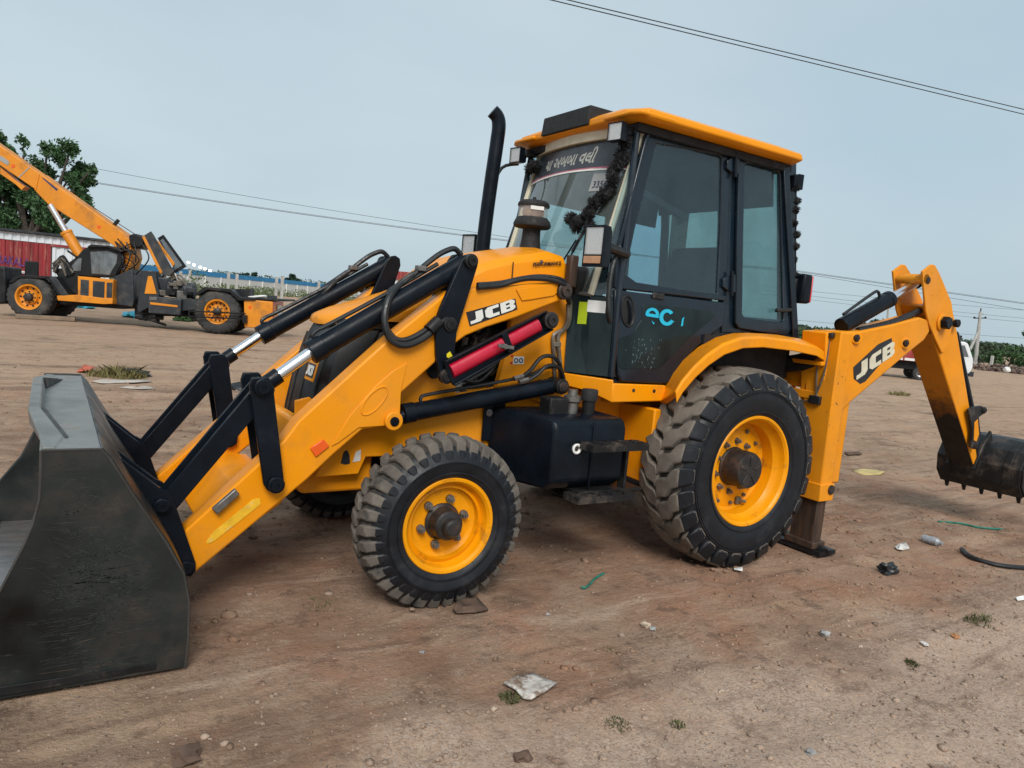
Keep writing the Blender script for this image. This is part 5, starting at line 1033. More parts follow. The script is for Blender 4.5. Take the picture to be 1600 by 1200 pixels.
# cab
kb = kpl('cab_shell', [(345, 830), (352, 770), (400, 735), (430, 700), (470, 678), (560, 678), (630, 712), (640, 760), (600, 842), (480, 842)], .35, .95, M['crane_black'], CR, .03)
kpl('cab_window', [(470, 712), (555, 708), (612, 725), (606, 770), (570, 832), (478, 825)], .34, .012, M['glass_far'], kb, 0); kpl('cab_curtain', [(525, 718), (608, 730), (600, 775), (562, 828), (520, 822)], .345, .01, M['headliner'], kb, 0)
kpl('windscreen', [(360, 800), (408, 745), (425, 745), (420, 810), (365, 812)], .34, .012, M['glass_far'], kb, 0)
kpl('cab_roof', [(452, 684), (475, 672), (570, 680), (640, 705), (630, 714), (560, 688), (470, 688)], .25, 1.1, M['crane_black'], kb)
# lower body, swivel column and mast
kpl('centre_post', [(590, 840), (690, 800), (700, 960), (690, 1000), (592, 985)], .25, 1.2, M['crane_grey'], CR, .03)
mast = kpl('mast', [(600, 690), (640, 640), (672, 640), (692, 740), (690, 745), (662, 845), (566, 830), (625, 745)], .55, .75, M['crane_yellow'], CR)
kpl('sticker', [(615, 793), (650, 795), (648, 810), (613, 808)], .54, .006, M['white'], mast, 0); kpl('sticker', [(632, 740), (656, 742), (652, 757), (630, 755)], .54, .006, M['reflector'], mast, 0)
kpl('sticker', [(622, 765), (654, 768), (648, 790), (616, 786)], .54, .006, M['container_red'], mast, 0)
kpl('winch', [(668, 625), (700, 615), (740, 630), (752, 660), (735, 688), (690, 694), (672, 660)], .45, .9, M['crane_black'], CR, .04)
# boom: outer box, inner telescopic section, wear lines
boomt = .72
kbm = kpl('boom', [(200, 298), (640, 612), (672, 650), (664, 700), (640, 715), (575, 668), (248, 462), (212, 425), (180, 392)], boomt, .55, M['crane_yellow'], CR, .02)
kpl('inner_boom', [(-620, -270), (0, 158), (205, 303), (186, 388), (0, 262), (-650, -170)], boomt+.04, .46, M['crane_yellow'], CR, .02)
kpl('boom_band', [(198, 300), (206, 305), (186, 394), (178, 388)], boomt-.02, .59, M['crane_yellow'], kbm)
kpl('boom_band', [(152, 268), (156, 272), (98, 328), (94, 324)], boomt+.03, .006, M['headliner'], kbm, 0)
kpl('boom_lettering', [(218, 326), (226, 326), (302, 386), (294, 394)], boomt-.005, .004, M['navy_text'], kbm, 0)
kpl('boom_badge', [(-20, 205), (10, 214), (45, 238), (48, 252), (38, 260), (0, 236), (-25, 220)], boomt+.03, .006, M['headliner'], kbm, 0)
for a_, b__ in ((68, 265), (515, 583)): kpl('boom_sticker', [(a_-9, b__-8), (a_+9, b__-8), (a_+7, b__+8), (a_-8, b__+8)], boomt-.004 if a_ > 200 else boomt+.03, .004, M['reflector'], kbm, 0)
kpl('boom_bracket', [(0, 270), (80, 340), (130, 372), (112, 390), (80, 360), (0, 305)], boomt+.1, .3, M['crane_yellow'], kbm)
MB().bar(kc(590, 578, boomt+.25), kc(618, 545, boomt+.25), .09, .09).build('roller_arm', M['crane_black'], kbm, .01)
MB().cyl(kc(455, 460, boomt+.27), kc(700, 618, boomt+.27), .012, n=6).build('hoist_rope', M['wire'], kbm)
# lifting ram
a = kc(345, 610, .6); b_ = kc(474, 822, .6); d = (b_-a).normalized()
lr_ = MB().cyl(a, b_, .155, n=20).cyl(a-d*.02, a+d*.06, .17, n=20).build('boom_ram', M['crane_yellow'], CR, .01); MB().cyl(kc(262, 468, .6), a, .085, n=16).build('rod', M['chrome'], lr_); MB().cyl(b_, b_+d*.25, .16, n=16).build('ram_foot', M['crane_grey'], lr_)
# engine cover panels standing open
def kframe(name, out_, in_, t, th, m, glass):
    o = MB().ring([kc(a, b, t) for a, b in out_], [kc(a, b, t) for a, b in in_], cn*th).build(name, m, CR, .006)
    MB().prism([kc(a, b, t+th*.4) for a, b in in_], cn*.008).build('pane', glass, o, 0); return o
kf = kpl('engine_cover', [(740, 632), (785, 604), (800, 625), (905, 815), (880, 840), (838, 826)], .35, .05, M['crane_grey'], CR)
kpl('cover_edge', [(738, 632), (752, 628), (846, 818), (834, 828)], .33, .03, M['crane_yellow'], kf)
kframe('open_window', [(820, 640), (850, 622), (970, 788), (886, 838), (876, 826), (904, 790)], [(832, 650), (848, 640), (950, 782), (890, 818), (884, 810), (908, 782)], .9, .05, M['crane_black'], M['glass_far'])
kpl('cover_edge', [(812, 655), (822, 652), (910, 772), (900, 790)], .5, .04, M['crane_yellow'], kf)
# rear body
post = kpl('stand_post', [(742, 812), (806, 812), (832, 935), (775, 1000), (720, 1030), (715, 1000)], .15, .5, M['crane_grey'], CR)
kpl('post_face', [(770, 838), (790, 838), (816, 932), (752, 930)], .13, .02, M['crane_yellow'], post)
tk = kpl('fuel_tank', [(772, 940), (944, 960), (940, 1042), (772, 1030)], -.05, .6, M['crane_grey'], CR, .02); kpl('stripe', [(782, 973), (924, 990), (924, 1000), (782, 985)], -.058, .008, M['crane_yellow'], tk, 0); kpl('plate', [(778, 945), (815, 948), (815, 962), (778, 962)], -.058, .008, M['steel'], tk, 0)
kpl('rear_chassis', [(700, 960), (1020, 955), (1270, 960), (1280, 1060), (1010, 1050), (780, 1045), (700, 1040)], .5, .9, M['crane_black'], CR)
kpl('chassis_box', [(940, 955), (1030, 962), (1028, 1010), (942, 1020)], .1, .5, M['crane_grey'], CR)
ee = MB().cyl(kc(880, 905, .6), kc(1015, 915, .6), .24, n=16).box(kc(870, 890, .7), (.6, .6, .5)).build('engine', M['crane_grey'], CR, .03)
for k in range(14):
    A1 = kc(er.uniform(830, 900), er.uniform(840, 930), .5); B1 = kc(er.uniform(860, 1010), er.uniform(870, 935), .45); MB().tube([A1, (A1+B1)/2+V3(0, 0, er.uniform(-.1, .35)), B1], .03, 6, 5).build('engine_hose', M[er.choice(['crane_black', 'pipe', 'steel'])], ee)
fh = MB()
for k in range(11):
    A1 = kc(er.uniform(268, 300), er.uniform(770, 830), .3); B1 = kc(er.uniform(340, 380), er.uniform(790, 838), .3); MB().tube([A1, (A1+B1)/2+V3(0, 0, er.uniform(.1, .5)), B1], .035, 6, 6).build('front_hose', M[er.choice(['crane_black', 'crane_black', 'pipe'])], CR)
kpl('hose_tray', [(280, 800), (350, 795), (420, 842), (400, 930), (340, 920)], .35, .8, M['crane_black'], CR)
kpl('rear_fender', [(1010, 935), (1058, 898), (1075, 895), (1200, 905), (1252, 948), (1330, 955), (1330, 965), (1240, 965), (1195, 922), (1080, 908), (1030, 940)], -.05, .6, M['crane_black'], CR)
kpl('battery_box', [(1205, 905), (1300, 905), (1300, 955), (1210, 950)], .5, .6, M['crane_black'], CR)
cw = MB().prism([kc(1270, 958, .0), kc(1420, 972, 0), kc(1420, 1112, 0), kc(1272, 1105, 0)], cn*1.6).build('counterweight', M['crane_yellow'], CR, .02)
p = [kc(1420, 972, 0), kc(1420, 1112, 0)]; q = cs*.006
MB().prism([p[0]+q+cn*.02, p[0]+q+cn*.14, p[1]+q+cn*.14, p[1]+q+cn*.02], cs*.004).prism([p[0]+q+cn*.14, p[0]+q+cn*1.58, p[0]+q+cn*1.58-UPZ*.10, p[0]+q+cn*.14-UPZ*.10], cs*.004).build('red_trim', M['tail_red'], cw, smooth=False)
pm = (p[0]+p[1])/2+q+cn*.95
MB().prism([pm+UPZ*.30-cn*.35, pm+UPZ*.30+cn*.35, pm+cn*.35, pm-cn*.35], cs*.004).build('number_plate', M['white'], cw, smooth=False); MB().prism([pm-UPZ*.15-cn*.35, pm-UPZ*.15+cn*.35, pm-UPZ*.4+cn*.35, pm-UPZ*.4-cn*.35], cs*.004).build('notice', M['headliner'], cw, smooth=False)
kpl('sticker', [(1296, 992), (1310, 994), (1308, 1010), (1294, 1008)], -.006, .006, M['reflector'], cw, 0)
kpl('deck_plate', [(1255, 945), (1490, 960), (1490, 970), (1255, 957)], .1, 1.5, M['crane_black'], cw)
kpl('deck_box', [(1390, 938), (1430, 940), (1430, 962), (1390, 962)], .3, .4, M['crane_grey'], cw); kpl('deck_sheet', [(1290, 944), (1360, 936), (1380, 944), (1300, 952)], .4, .5, M['white'], cw)
for v_ in (1020, 1048): MB().cyl(kc(985, v_, -.12), kc(1280, v_+14, -.12), .022, n=6).build('guard_rail', M['crane_black'], CR)
MB().bar(kc(985, 1015, -.12), kc(985, 1052, -.12), .03, .03).build('guard_post', M['crane_black'], CR); kpl('guard_mount', [(1262, 1040), (1284, 1042), (1284, 1085), (1262, 1083)], -.14, .3, M['crane_black'], CR)
for k in range(16):
    A1 = kc(er.uniform(590, 720), er.uniform(640, 720), .50); B1 = kc(er.uniform(560, 715), er.uniform(720, 860), .42); MB().tube([A1, (A1+B1)/2+cs*er.uniform(-.5, .5)-cn*.1, B1], .02, 6, 6).build('mast_hose', M['crane_black'], mast)
for k in range(10):
    A1 = kc(er.uniform(835, 1010), er.uniform(860, 940), .35); MB().box(A1, (er.uniform(.1, .35), er.uniform(.1, .3), er.uniform(.08, .3))).build('engine_bracket', M[er.choice(['crane_black', 'crane_grey', 'pipe', 'steel'])], ee, .01)
for k in range(8):
    A1 = kc(er.uniform(700, 1000), 1040+er.uniform(0, 25), .5); MB().cyl(A1, A1+cs*er.uniform(.2, .6)-UPZ*er.uniform(0, .15), er.uniform(.03, .08), n=8).build('underside_pipe', M['crane_black'], CR)
kpl('hook_block', [(-60, 780), (28, 790), (32, 980), (-50, 985)], .3, .9, M['crane_black'], CR, .05)
# mirrors and lamps on the crane
MB().bar(kc(352, 706, .3), kc(398, 738, .3), .05, .05).build('mirror_arm', M['crane_black'], CR); MB().box(kc(166, 800, .5), (.35, .2, .45)).build('lamp_cluster', M['crane_black'], CR, .03)

# ---- site container behind the crane
c0 = Z(-330, 470, 0); pA = D(-260, 340, 27.5); pB = D(172, 383, 32.5)
pA.z = pB.z = 0; cdx = (pB-pA); CL = cdx.length; cdx.normalize(); cnn = Vector((-cdx.y, cdx.x, 0)); cnn = cnn if cnn.y > 0 else -cnn
CT = thing('site_container', 'corrugated red and white container office standing behind the crane', 'container', (pA+pB)/2)
def cpos(u_, v_): return PL(u_, v_, pA, cnn)
H_ = cpos(0, 356).z
def corr(s0, s1, z0, z1, m, name, dep=.04, n=None):
    per = .28; n = max(2, int((s1-s0)/per)); P = []
    for k in range(n):
        a = s0+(s1-s0)*k/n; w_ = (s1-s0)/n
        for f_, dd in ((0, 0), (.35, 0), (.5, 1), (.85, 1)): P.append((a+w_*f_, dd*dep))
    P.append((s1, 0)); P += [(s1, .10), (s0, .10)]
    return MB().prism([pA+cdx*a+cnn*b+UPZ*z0 for a, b in P], UPZ*(z1-z0)).build(name, m, CT, smooth=False)
sE = (cpos(79, 420)-pA).dot(cdx)
z1_ = cpos(40, 377).z
corr(0, CL, z1_, H_-.12, M['container_white'], 'upper_panel'); corr(0, sE, .15, z1_-.02, M['container_red'], 'red_panel'); corr(sE+.05, CL, .15, z1_-.10, M['container_white'], 'white_panel')
MB().box((pA+pB)/2+cnn*1.3+UPZ*(H_/2), (CL-.05, 2.2, H_-.1), Matrix((cdx, cnn, UPZ)).transposed()).build('container_body', M['container_white'], CT)
MB().box((pA+pB)/2+cnn*1.2+UPZ*(H_-.05), (CL+.2, 2.7, .10), Matrix((cdx, cnn, UPZ)).transposed()).build('roof_rail', M['crane_grey'], CT, .01); MB().box((pA+pB)/2+cnn*1.2+UPZ*.08, (CL, 2.5, .15), Matrix((cdx, cnn, UPZ)).transposed()).build('base_rail', M['crane_black'], CT)
MB().box(pA+cdx*((sE+CL)/2)-cnn*.01+UPZ*(z1_-.05), (CL-sE, .08, .10), Matrix((cdx, cnn, UPZ)).transposed()).build('door_rail', M['container_red'], CT)
lo = cpos(-12, 410); text('PRAKALA', lo-cnn*.02, cpos(42, 417)-cpos(-12, 410), UPZ, .50, M['purple_text'], CT, bold=.004, fit=(cpos(43, 417)-cpos(-14, 410)).length)
lo = cpos(16, 428); MB().prism([cpos(15, 421.5)-cnn*.012, cpos(42, 424)-cnn*.012, cpos(42, 428)-cnn*.012, cpos(15, 425)-cnn*.012], -cnn*.01).build('sign_strip', M['white'], CT, smooth=False)
text('CONSTRUCTIONS', cpos(15.5, 424.9)-cnn*.03, cpos(42, 427.6)-cpos(15.5, 424.9), UPZ, .10, M['navy_text'], CT)

# ---- boundary wall, blue topped, running away behind the yard
wA = D(-140, 380, 62); wB = D(560, 450, 150); wC = D(1000, 480, 420)
def wall_run(A, B, z0, z1, th, m, name, parent):
    A = Vector((A.x, A.y, z0)); B = Vector((B.x, B.y, z0)); n_ = (B-A).cross(UPZ).normalized()
    return MB().prism([A, B, B+UPZ*(z1-z0), A+UPZ*(z1-z0)], n_*th).build(name, m, parent, smooth=False)
WL = thing('boundary_wall', 'long white boundary wall with a blue top band behind the yard', 'wall', ((wA.x+wB.x)/2, (wA.y+wB.y)/2, 0))
for A1, B1 in ((wA, wB), (wB, wC)):
    wall_run(A1, B1, 0, 1.95, .2, M['wall_white'], 'lower_wall', WL); wall_run(A1, B1, 1.952, 2.62, .24, M['wall_blue'], 'blue_band', WL)
for k in range(26):
    p = wA.lerp(wB, k/25); MB().box((p.x, p.y, .98), (.5, .5, 1.95)).build('pilaster', M['wall_white'], WL)
# leaning wire-fence posts
fg = 'concrete fence posts before the boundary wall'
for u_, yb, yt, t in ((281, 445, 424, 58), (296, 446, 422, 58), (356, 452, 426, 60), (369, 452, 428, 60), (431, 458, 433, 62), (440, 462, 431, 58), (497, 465, 441, 66), (531, 466, 446, 75)):
    a = D(u_, yb, t); b_ = D(u_+1.5, yt, t); o = MB().bar(V3(a.x, a.y, 0), V3(b_.x, b_.y, b_.z), .22, .22, (1, 0, 0)).build('fence_post', M['concrete'], None, .02)
    tag(o, 'grey concrete fence post standing before the blue topped wall', 'post', fg)
mat('lamp_on', (1, .97, .92), .5, emit=8.)
fl_r = []
for u_, v_ in ((294.5, 410), (303, 414), (313, 417.5), (320, 420), (328, 423)):
    p = D(u_, v_, 120); t_ = thing('flood_light', 'lit floodlight on a pole beyond the boundary wall', 'floodlight', (p.x, p.y, 0), 'lit floodlights beyond the wall')
    MB().cyl((p.x, p.y, 0), (p.x, p.y, p.z-.1), .07, n=8).build('pole', M['concrete'], t_); MB().box(p, (.34, .34, .26)).build('lamp_head', M['lamp_on'], t_, .05)
# ---- trees
def leaves(name, m, parent, pts, size, seed):
    """pts: (n,3) leaf positions; every leaf a small bent quad"""
    rs_ = np.random.RandomState(seed); n = len(pts); a = rs_.normal(size=(n, 3)); a /= np.linalg.norm(a, axis=1)[:, None]; b = np.cross(a, rs_.normal(size=(n, 3))); b /= np.linalg.norm(b, axis=1)[:, None]
    s = size*rs_.uniform(.6, 1.3, (n, 1)); p = np.asarray(pts); v = np.stack([p-a*s, p+b*s*.45, p+a*s, p-b*s*.45], 1).reshape(-1, 3)
    me = npmesh(name, v, np.arange(4*n).reshape(-1, 4)); me.materials.append(m); o = bpy.data.objects.new(name, me); COL.objects.link(o); put(o, parent); return o
def crown_pts(centres, n, seed, shell=.3):
    rs_ = np.random.RandomState(seed); out = []
    cc = []
    for c, r in centres:
        for q in range(6): cc.append((np.array(c)+rs_.uniform(-.75, .75, 3)*np.array(r), np.array(r)*rs_.uniform(.28, .55)))
    centres = cc
    for c, r in centres:
        k = int(n*r[0]*r[2]/sum(q[1][0]*q[1][2] for q in centres)); d = rs_.normal(size=(k, 3)); d /= np.linalg.norm(d, axis=1)[:, None]; q = rs_.uniform(shell**3, 1, (k, 1))**(1/3)
        out.append(np.array(c)+d*q*np.array(r))
    p = np.concatenate(out); p = p+rs_.normal(size=p.shape)*.02*np.ptp(p[:, 2]); f = vnoise(p[:, 0]*1.7+p[:, 2], p[:, 1]*1.7-p[:, 2]*1.3, seed); return p[f > .36]
def tree(name, label, u_, v_, t, blobs, trunk_r, nleaf, lsize, lm, group=None, seed=1, limb=True):
    """blobs: (du, dv, ru, rv) crown clumps around pixel (u,v) at depth t"""
    g0_ = D(u_, v_, t); base = Vector((g0_.x, g0_.y, 0)); T = thing(name, label, 'tree', base, group); k = t/FPX; C_ = []; rs_ = random.Random(seed)
    for du, dv, ru, rv in blobs:
        c = D(u_+du, v_+dv, t) + Vector((math.sin(YAW), math.cos(YAW), 0))*rs_.uniform(-.6, .6)*ru*k; C_.append(((c.x, c.y, c.z), (ru*k, ru*k, rv*k)))
    top = sum((Vector(c) for c, r in C_), Vector())/len(C_)
    fork = base.lerp(Vector((top.x, top.y, 0)), .4)+UPZ*top.z*.45
    tk_ = MB().tube([base, base.lerp(fork, .5)+Vector((.1, .05, 0)), fork], [trunk_r, trunk_r*.85, trunk_r*.7], 10)
    for c, r in C_:
        tk_.tube([fork-UPZ*.2, (fork+Vector(c))/2+Vector((rs_.uniform(-.3, .3), rs_.uniform(-.3, .3), -.1)), Vector(c)], [trunk_r*.5, trunk_r*.32, trunk_r*.15], 7)
    tk_.build('trunk', M['bark'], T); leaves('crown', M[lm], T, crown_pts(C_, nleaf, seed), lsize, seed); return T
tree('broad_tree', 'tall dark green spreading tree rising behind the container and crane boom', 25, 470, 38, [(-10, -240, 26, 22), (20, -225, 26, 18), (50, -228, 24, 20), (88, -235, 14, 18), (5, -195, 40, 30), (45, -195, 34, 26), (80, -200, 22, 16), (95, -188, 18, 8), (60, -165, 36, 20), (95, -160, 18, 16), (10, -150, 46, 30), (-30, -200, 50, 50), (-40, -130, 50, 40), (60, -125, 26, 22), (105, -148, 12, 12), (20, -118, 30, 16), (85, -185, 14, 14), (115, -205, 7, 6)], .35, 110000, .11, 'leaf0', seed=4)
tg = 'far trees on the skyline'
for i_, (u_, v_, t, bl, nl, lm, lb) in enumerate([
    (455, 462, 130, [(0, -25, 9, 8), (-7, -18, 8, 7), (7, -19, 8, 7), (0, -12, 10, 8)], 2500, 'leaf2', 'round dark tree beyond the blue topped wall'),
    (386, 452, 160, [(0, -22, 7, 4), (10, -22, 5, 4), (-12, -21, 4, 3)], 1200, 'leaf2', 'low row of dark treetops showing over the blue wall'),
    (560, 470, 140, [(0, -20, 12, 8), (14, -24, 12, 9), (28, -22, 12, 9)], 2500, 'leaf2', 'dark tree clump showing past the far loader ram'),
    (525, 468, 170, [(0, -18, 9, 5), (-12, -16, 9, 5)], 1400, 'leaf4', 'pale green far tree at the end of the wall')]):
    tree('skyline_tree', lb, u_, v_, t, bl, .3, nl, .35, lm, seed=20+i_)
tree('roadside_tree', 'small round tree behind the dipper ram', 1340, 535, 90, [(0, -38, 8, 6), (30, -28, 10, 8), (44, -26, 8, 8), (12, -22, 10, 8), (36, -14, 14, 8)], .2, 2500, .3, 'leaf2', seed=31)
tree('palm_edge_tree', 'dark tree top at the picture edge beyond the pole', 1606, 560, 80, [(0, -42, 8, 7), (4, -30, 8, 8), (6, -14, 10, 8)], .2, 2500, .25, 'leaf2', seed=33)
# thorn scrub along the right-hand side, bush by bush
bgp = 'thorn bushes along the far edge of the yard'
bl_ = [('leafy thorn bush showing between cab and boom', 1262, 551, 62, 30, 20, 'leaf1'), ('feathery thorn bush at the cab rear corner', 1248, 545, 70, 22, 20, 'leaf3'),
       ('wide green thorn bush left of the leaning pole brace', 1490, 575, 68, 22, 20, 'leaf0'), ('dense thorn bush behind the utility pole', 1528, 578, 74, 26, 22, 'leaf4'), ('tall green thorn bush beside the concrete stub', 1572, 580, 70, 30, 26, 'leaf1'), ('green thorn bush at the rubble end', 1612, 584, 68, 28, 24, 'leaf1'), ('low thorn bush behind the small truck', 1400, 565, 76, 30, 12, 'leaf4'), ('low thorn bush showing under the boom ram', 1350, 560, 76, 26, 12, 'leaf2')]
for i_, (lb, u_, v_, t, ru, rv, lm) in enumerate(bl_):
    p = D(u_, v_, t); k = t/FPX; T = thing('thorn_bush', lb, 'bush', (p.x, p.y, 0), bgp); rs_ = random.Random(i_); C_ = []
    for q in range(7):
        c = D(u_+rs_.uniform(-.8, .8)*ru, v_-rv*rs_.uniform(.5, 1.3), t+rs_.uniform(-2, 2)); C_.append(((c.x, c.y, max(.4, c.z)), (ru*k*.5, ru*k*.5, rv*k*.42)))
    mb = MB()
    for c, r in C_: mb.tube([Vector((p.x, p.y, 0)), (Vector((p.x, p.y, 0))+Vector(c))/2+UPZ*.2, Vector(c)], [.07, .05, .02], 5)
    mb.build('stem', M['bark'], T); leaves('foliage', M[lm], T, crown_pts(C_, 2200, i_+50), .15, i_)
# far wood on the horizon
rs_ = np.random.RandomState(2); PT = []
for u_ in np.concatenate([np.linspace(1180, 1700, 70), np.linspace(1715, 3600, 110)]):
    p = D(u_, 0, 190); h_ = 1.8+1.3*rs_.rand(); k = 260; PT.append(np.stack([p.x+rs_.normal(size=k)*2.2, p.y+rs_.normal(size=k)*2.2, rs_.rand(k)**.8*h_*1.2], 1))
for u_ in np.concatenate([np.linspace(-1400, 85, 100), np.linspace(100, 720, 60), np.linspace(730, 1180, 45)]):
    p = D(u_, 0, 330); h_ = 3.5+2.5*rs_.rand(); k = 160; PT.append(np.stack([p.x+rs_.normal(size=k)*3, p.y+rs_.normal(size=k)*3, rs_.rand(k)**.8*h_], 1))
fwood = leaves('far_wood', M['leaf4'], None, np.concatenate(PT), .6, 8); tag(fwood, 'hazy belt of far scrub woodland along the horizon', 'woodland', kind='stuff')  # haze is put into the paler, greyer leaf colour
# scrub along the foot of the boundary wall
PT = []
for k in range(90):
    p = wA.lerp(wB, rs_.rand())+Vector((rs_.uniform(-2, 8), rs_.uniform(-14, -2), 0)); n = 120; h_ = .3+1.0*rs_.rand(); PT.append(np.stack([p.x+rs_.normal(size=n)*.7, p.y+rs_.normal(size=n)*.7, rs_.rand(n)*h_], 1))
sb_ = leaves('wall_scrub', M['leaf3'], None, np.concatenate(PT), .14, 9); tag(sb_, 'low weedy scrub growing along the foot of the boundary wall', 'scrub', kind='stuff')
# ---- wires
def wire(pa, pb, sag, r, label, grp=None, k0=-24):
    P = [pa.lerp(pb, k/24)-UPZ*sag*4*max(-.6, (k/24)*(1-k/24)) for k in range(k0, 49)]; o = MB().tube(P, r, 5, 0).build('power_line', M['wire']); return tag(o, label, 'power line', grp)
a = Z(760, -30, 8.0); b_ = Z(1750, 200, 8.0)
wire(Z(700, -45, 8.0), Z(1800, 219, 8.0), 0., .012, 'upper of two dark overhead wires crossing the sky above the cab', None); wire(Z(700, -39, 8.0), Z(1800, 227, 8.0), .0, .012, 'lower of two dark overhead wires crossing the sky above the cab')
wire(D(60, 246, 60), D(900, 385, 60), .35, .016, 'upper thin power line between the tree and exhaust stack'); wire(D(20, 265, 55), D(900, 389, 60), .3, .02, 'lower power line running from the tree to the exhaust stack'); wire(D(20, 263.5, 55), D(900, 387.5, 60), .3, .014, 'middle power line just above the lowest one by the tree')
for k, (ya, yb) in enumerate(((452, 470), (458, 486), (464, 492), (500, 512))):
    lb = ['topmost', 'second', 'third', 'lowest'][k]; wire(D(1180, ya-6, 75), D(1800, yb+28, 75), .25, .014, lb + ' faint power line strung past the utility pole', None, 0)
# ---- utility pole with brace
pb_ = D(1523, 572, 72); pt_ = D(1532, 487, 72); pb_.z = 0
UP_ = thing('utility_pole', 'leaning concrete utility pole with a brace and crossarm', 'utility pole', pb_)
MB().tube([pb_, pb_.lerp(pt_, .5), pt_], [.21, .18, .14], 8).build('pole', M['concrete'], UP_); q = pb_.lerp(pt_, .62); br = D(1506, 560, 71); br.z = 0; MB().tube([br, q], .13, 8, 0).build('brace', M['concrete'], UP_)
q = D(1531, 497, 72); MB().bar(q-_r*.62, q+_r*.62, .10, .10).build('crossarm', M['crane_black'], UP_)
for s_ in (-1, 1): MB().cyl(q+_r*.55*s_-UPZ*.06, q+_r*.55*s_+UPZ*.14, .09, n=8).build('insulator', M['crane_black'], UP_)
MB().cyl(pt_, pt_+UPZ*.35, .05, n=6).bar(pt_-UPZ*.25-_r*.0, pt_-UPZ*.25+_r*.3, .06, .06).build('top_bracket', M['crane_black'], UP_)
MB().tube([D(1511, 556, 70), D(1520, 566, 70), D(1528, 578, 70)], .10, 6, 0).build('foot_strut', M['concrete'], UP_)
pb2 = D(1547, 580, 66); pb2.z = 0; o = MB().bar(pb2, D(1551, 556, 66), .22, .22, (1, 0, 0)).build('concrete_stub', M['concrete'], None, .02); tag(o, 'short bare concrete post standing by the thorn bushes', 'post')
pf = D(1385, 545, 95); pf.z = 0; pq = D(1389, 459, 95); F2 = thing('far_power_pole', 'thin far power pole showing above the dipper ram', 'utility pole', pf); MB().tube([pf, pq], .14, 6, 0).build('pole', M['concrete'], F2); q = D(1388.5, 470, 95); MB().bar(q-_r*.7, q+_r*.7, .1, .1).build('crossarm', M['crane_black'], F2)
# ---- rubble bank
rb_ = np.random.RandomState(4); mat('rubble', (.15, .10, .08), .95, var=.5, vscale=3)
A_ = []
for k in range(420):
    u_ = rb_.uniform(1525, 1660); p = D(u_, 590, 56)+Vector((rb_.normal()*.7, rb_.normal()*1.2, 0)); h_ = .55*np.exp(-((u_-1590)/60)**2); s = rb_.uniform(.05, .22); A_.append((iv*(1+rb_.uniform(-.3, .3, (len(iv), 1)))*[s, s, s*.6]+[p.x, p.y, rb_.rand()*h_], iF+k*len(iv)))
rb = bpy.data.objects.new('rubble_bank', npmesh('rubble_bank', np.concatenate([a[0] for a in A_]), np.concatenate([a[1] for a in A_]))); COL.objects.link(rb); rb.data.materials.append(M['rubble']); tag(rb, 'brown rubble and earth bank below the thorn bushes', 'rubble', kind='stuff')
p = D(1573, 580, 54); o = MB().blob((p.x, p.y, max(.25, p.z)), (.26, .26, .22), 3, .2, 2).build('white_sack', M['white']); tag(o, 'small white sack lying on the rubble bank', 'sack')
# ---- small truck behind the dipper
tp_ = Z(1436, 594); hd = (_r0*math.cos(.25) - Vector((math.sin(YAW), math.cos(YAW), 0))*math.sin(.25)).normalized(); hn = Vector((-hd.y, hd.x, 0)); hn = hn if hn.y > 0 else -hn
mat('truck_white', (.68, .70, .72), .4, var=.05, vscale=2); mat('truck_red', (.30, .022, .025), .5, var=.12, vscale=3, dirt=(.25, .16, .12), dirt_amt=.4, dscale=3)
TRK = thing('small_truck', 'small white cabbed lorry with a red load body behind the backhoe dipper', 'truck', tp_+hn*.8)
TK = lambda s, t, z: tp_+hd*s+hn*t+UPZ*z
def tbox(name, s0, s1, t0, t1, z0, z1, m, parent=TRK, bev=.02): return MB().prism([TK(s0, t0, z0), TK(s1, t0, z0), TK(s1, t0, z1), TK(s0, t0, z1)], hn*(t1-t0)).build(name, m, parent, bev)
body = tbox('load_body', -2.9, .42, -.05, 1.65, .80, 1.55, M['truck_red']); tbox('side_stripe', -2.8, .38, -.062, -.052, .82, .93, M['white'], body, 0)
for k in range(7): tbox('side_rib', -2.7+.48*k, -2.64+.48*k, -.09, -.051, .80, 1.55, M['truck_red'], body, .005)
tbox('chassis', -2.7, 1.6, .25, 1.35, .42, .78, M['crane_black'])
kb2 = MB().prism([TK(.50, -.02, .55), TK(1.95, -.02, .50), TK(2.02, -.02, .80), TK(1.98, -.02, 1.15), TK(1.70, -.02, 1.80), TK(1.55, -.02, 1.86), TK(.50, -.02, 1.86)], hn*1.62).build('cab_shell', M['truck_white'], TRK, .05, seg=3)
MB().prism([TK(.75, -.028, 1.22), TK(1.80, -.028, 1.22), TK(1.58, -.028, 1.70), TK(.75, -.028, 1.70)], -hn*.004).build('side_window', M['glass_far'], kb2); MB().prism([TK(1.995, .1, 1.17), TK(1.995, 1.48, 1.17), TK(1.735, 1.40, 1.76), TK(1.735, .18, 1.76)], hd*.02).build('windscreen', M['glass_far'], kb2)
tbox('bumper', 1.9, 2.1, -.02, 1.62, .38, .60, M['crane_grey']); tbox('grille', 2.0, 2.04, .2, 1.4, .66, .82, M['crane_black'])
for t0 in (.08, 1.3): tbox('head_lamp', 2.0, 2.045, t0, t0+.22, .68, .84, M['glass_lamp'])
tbox('door_skirt', .55, 1.9, -.035, -.022, .62, .95, M['truck_white'], kb2, .01)
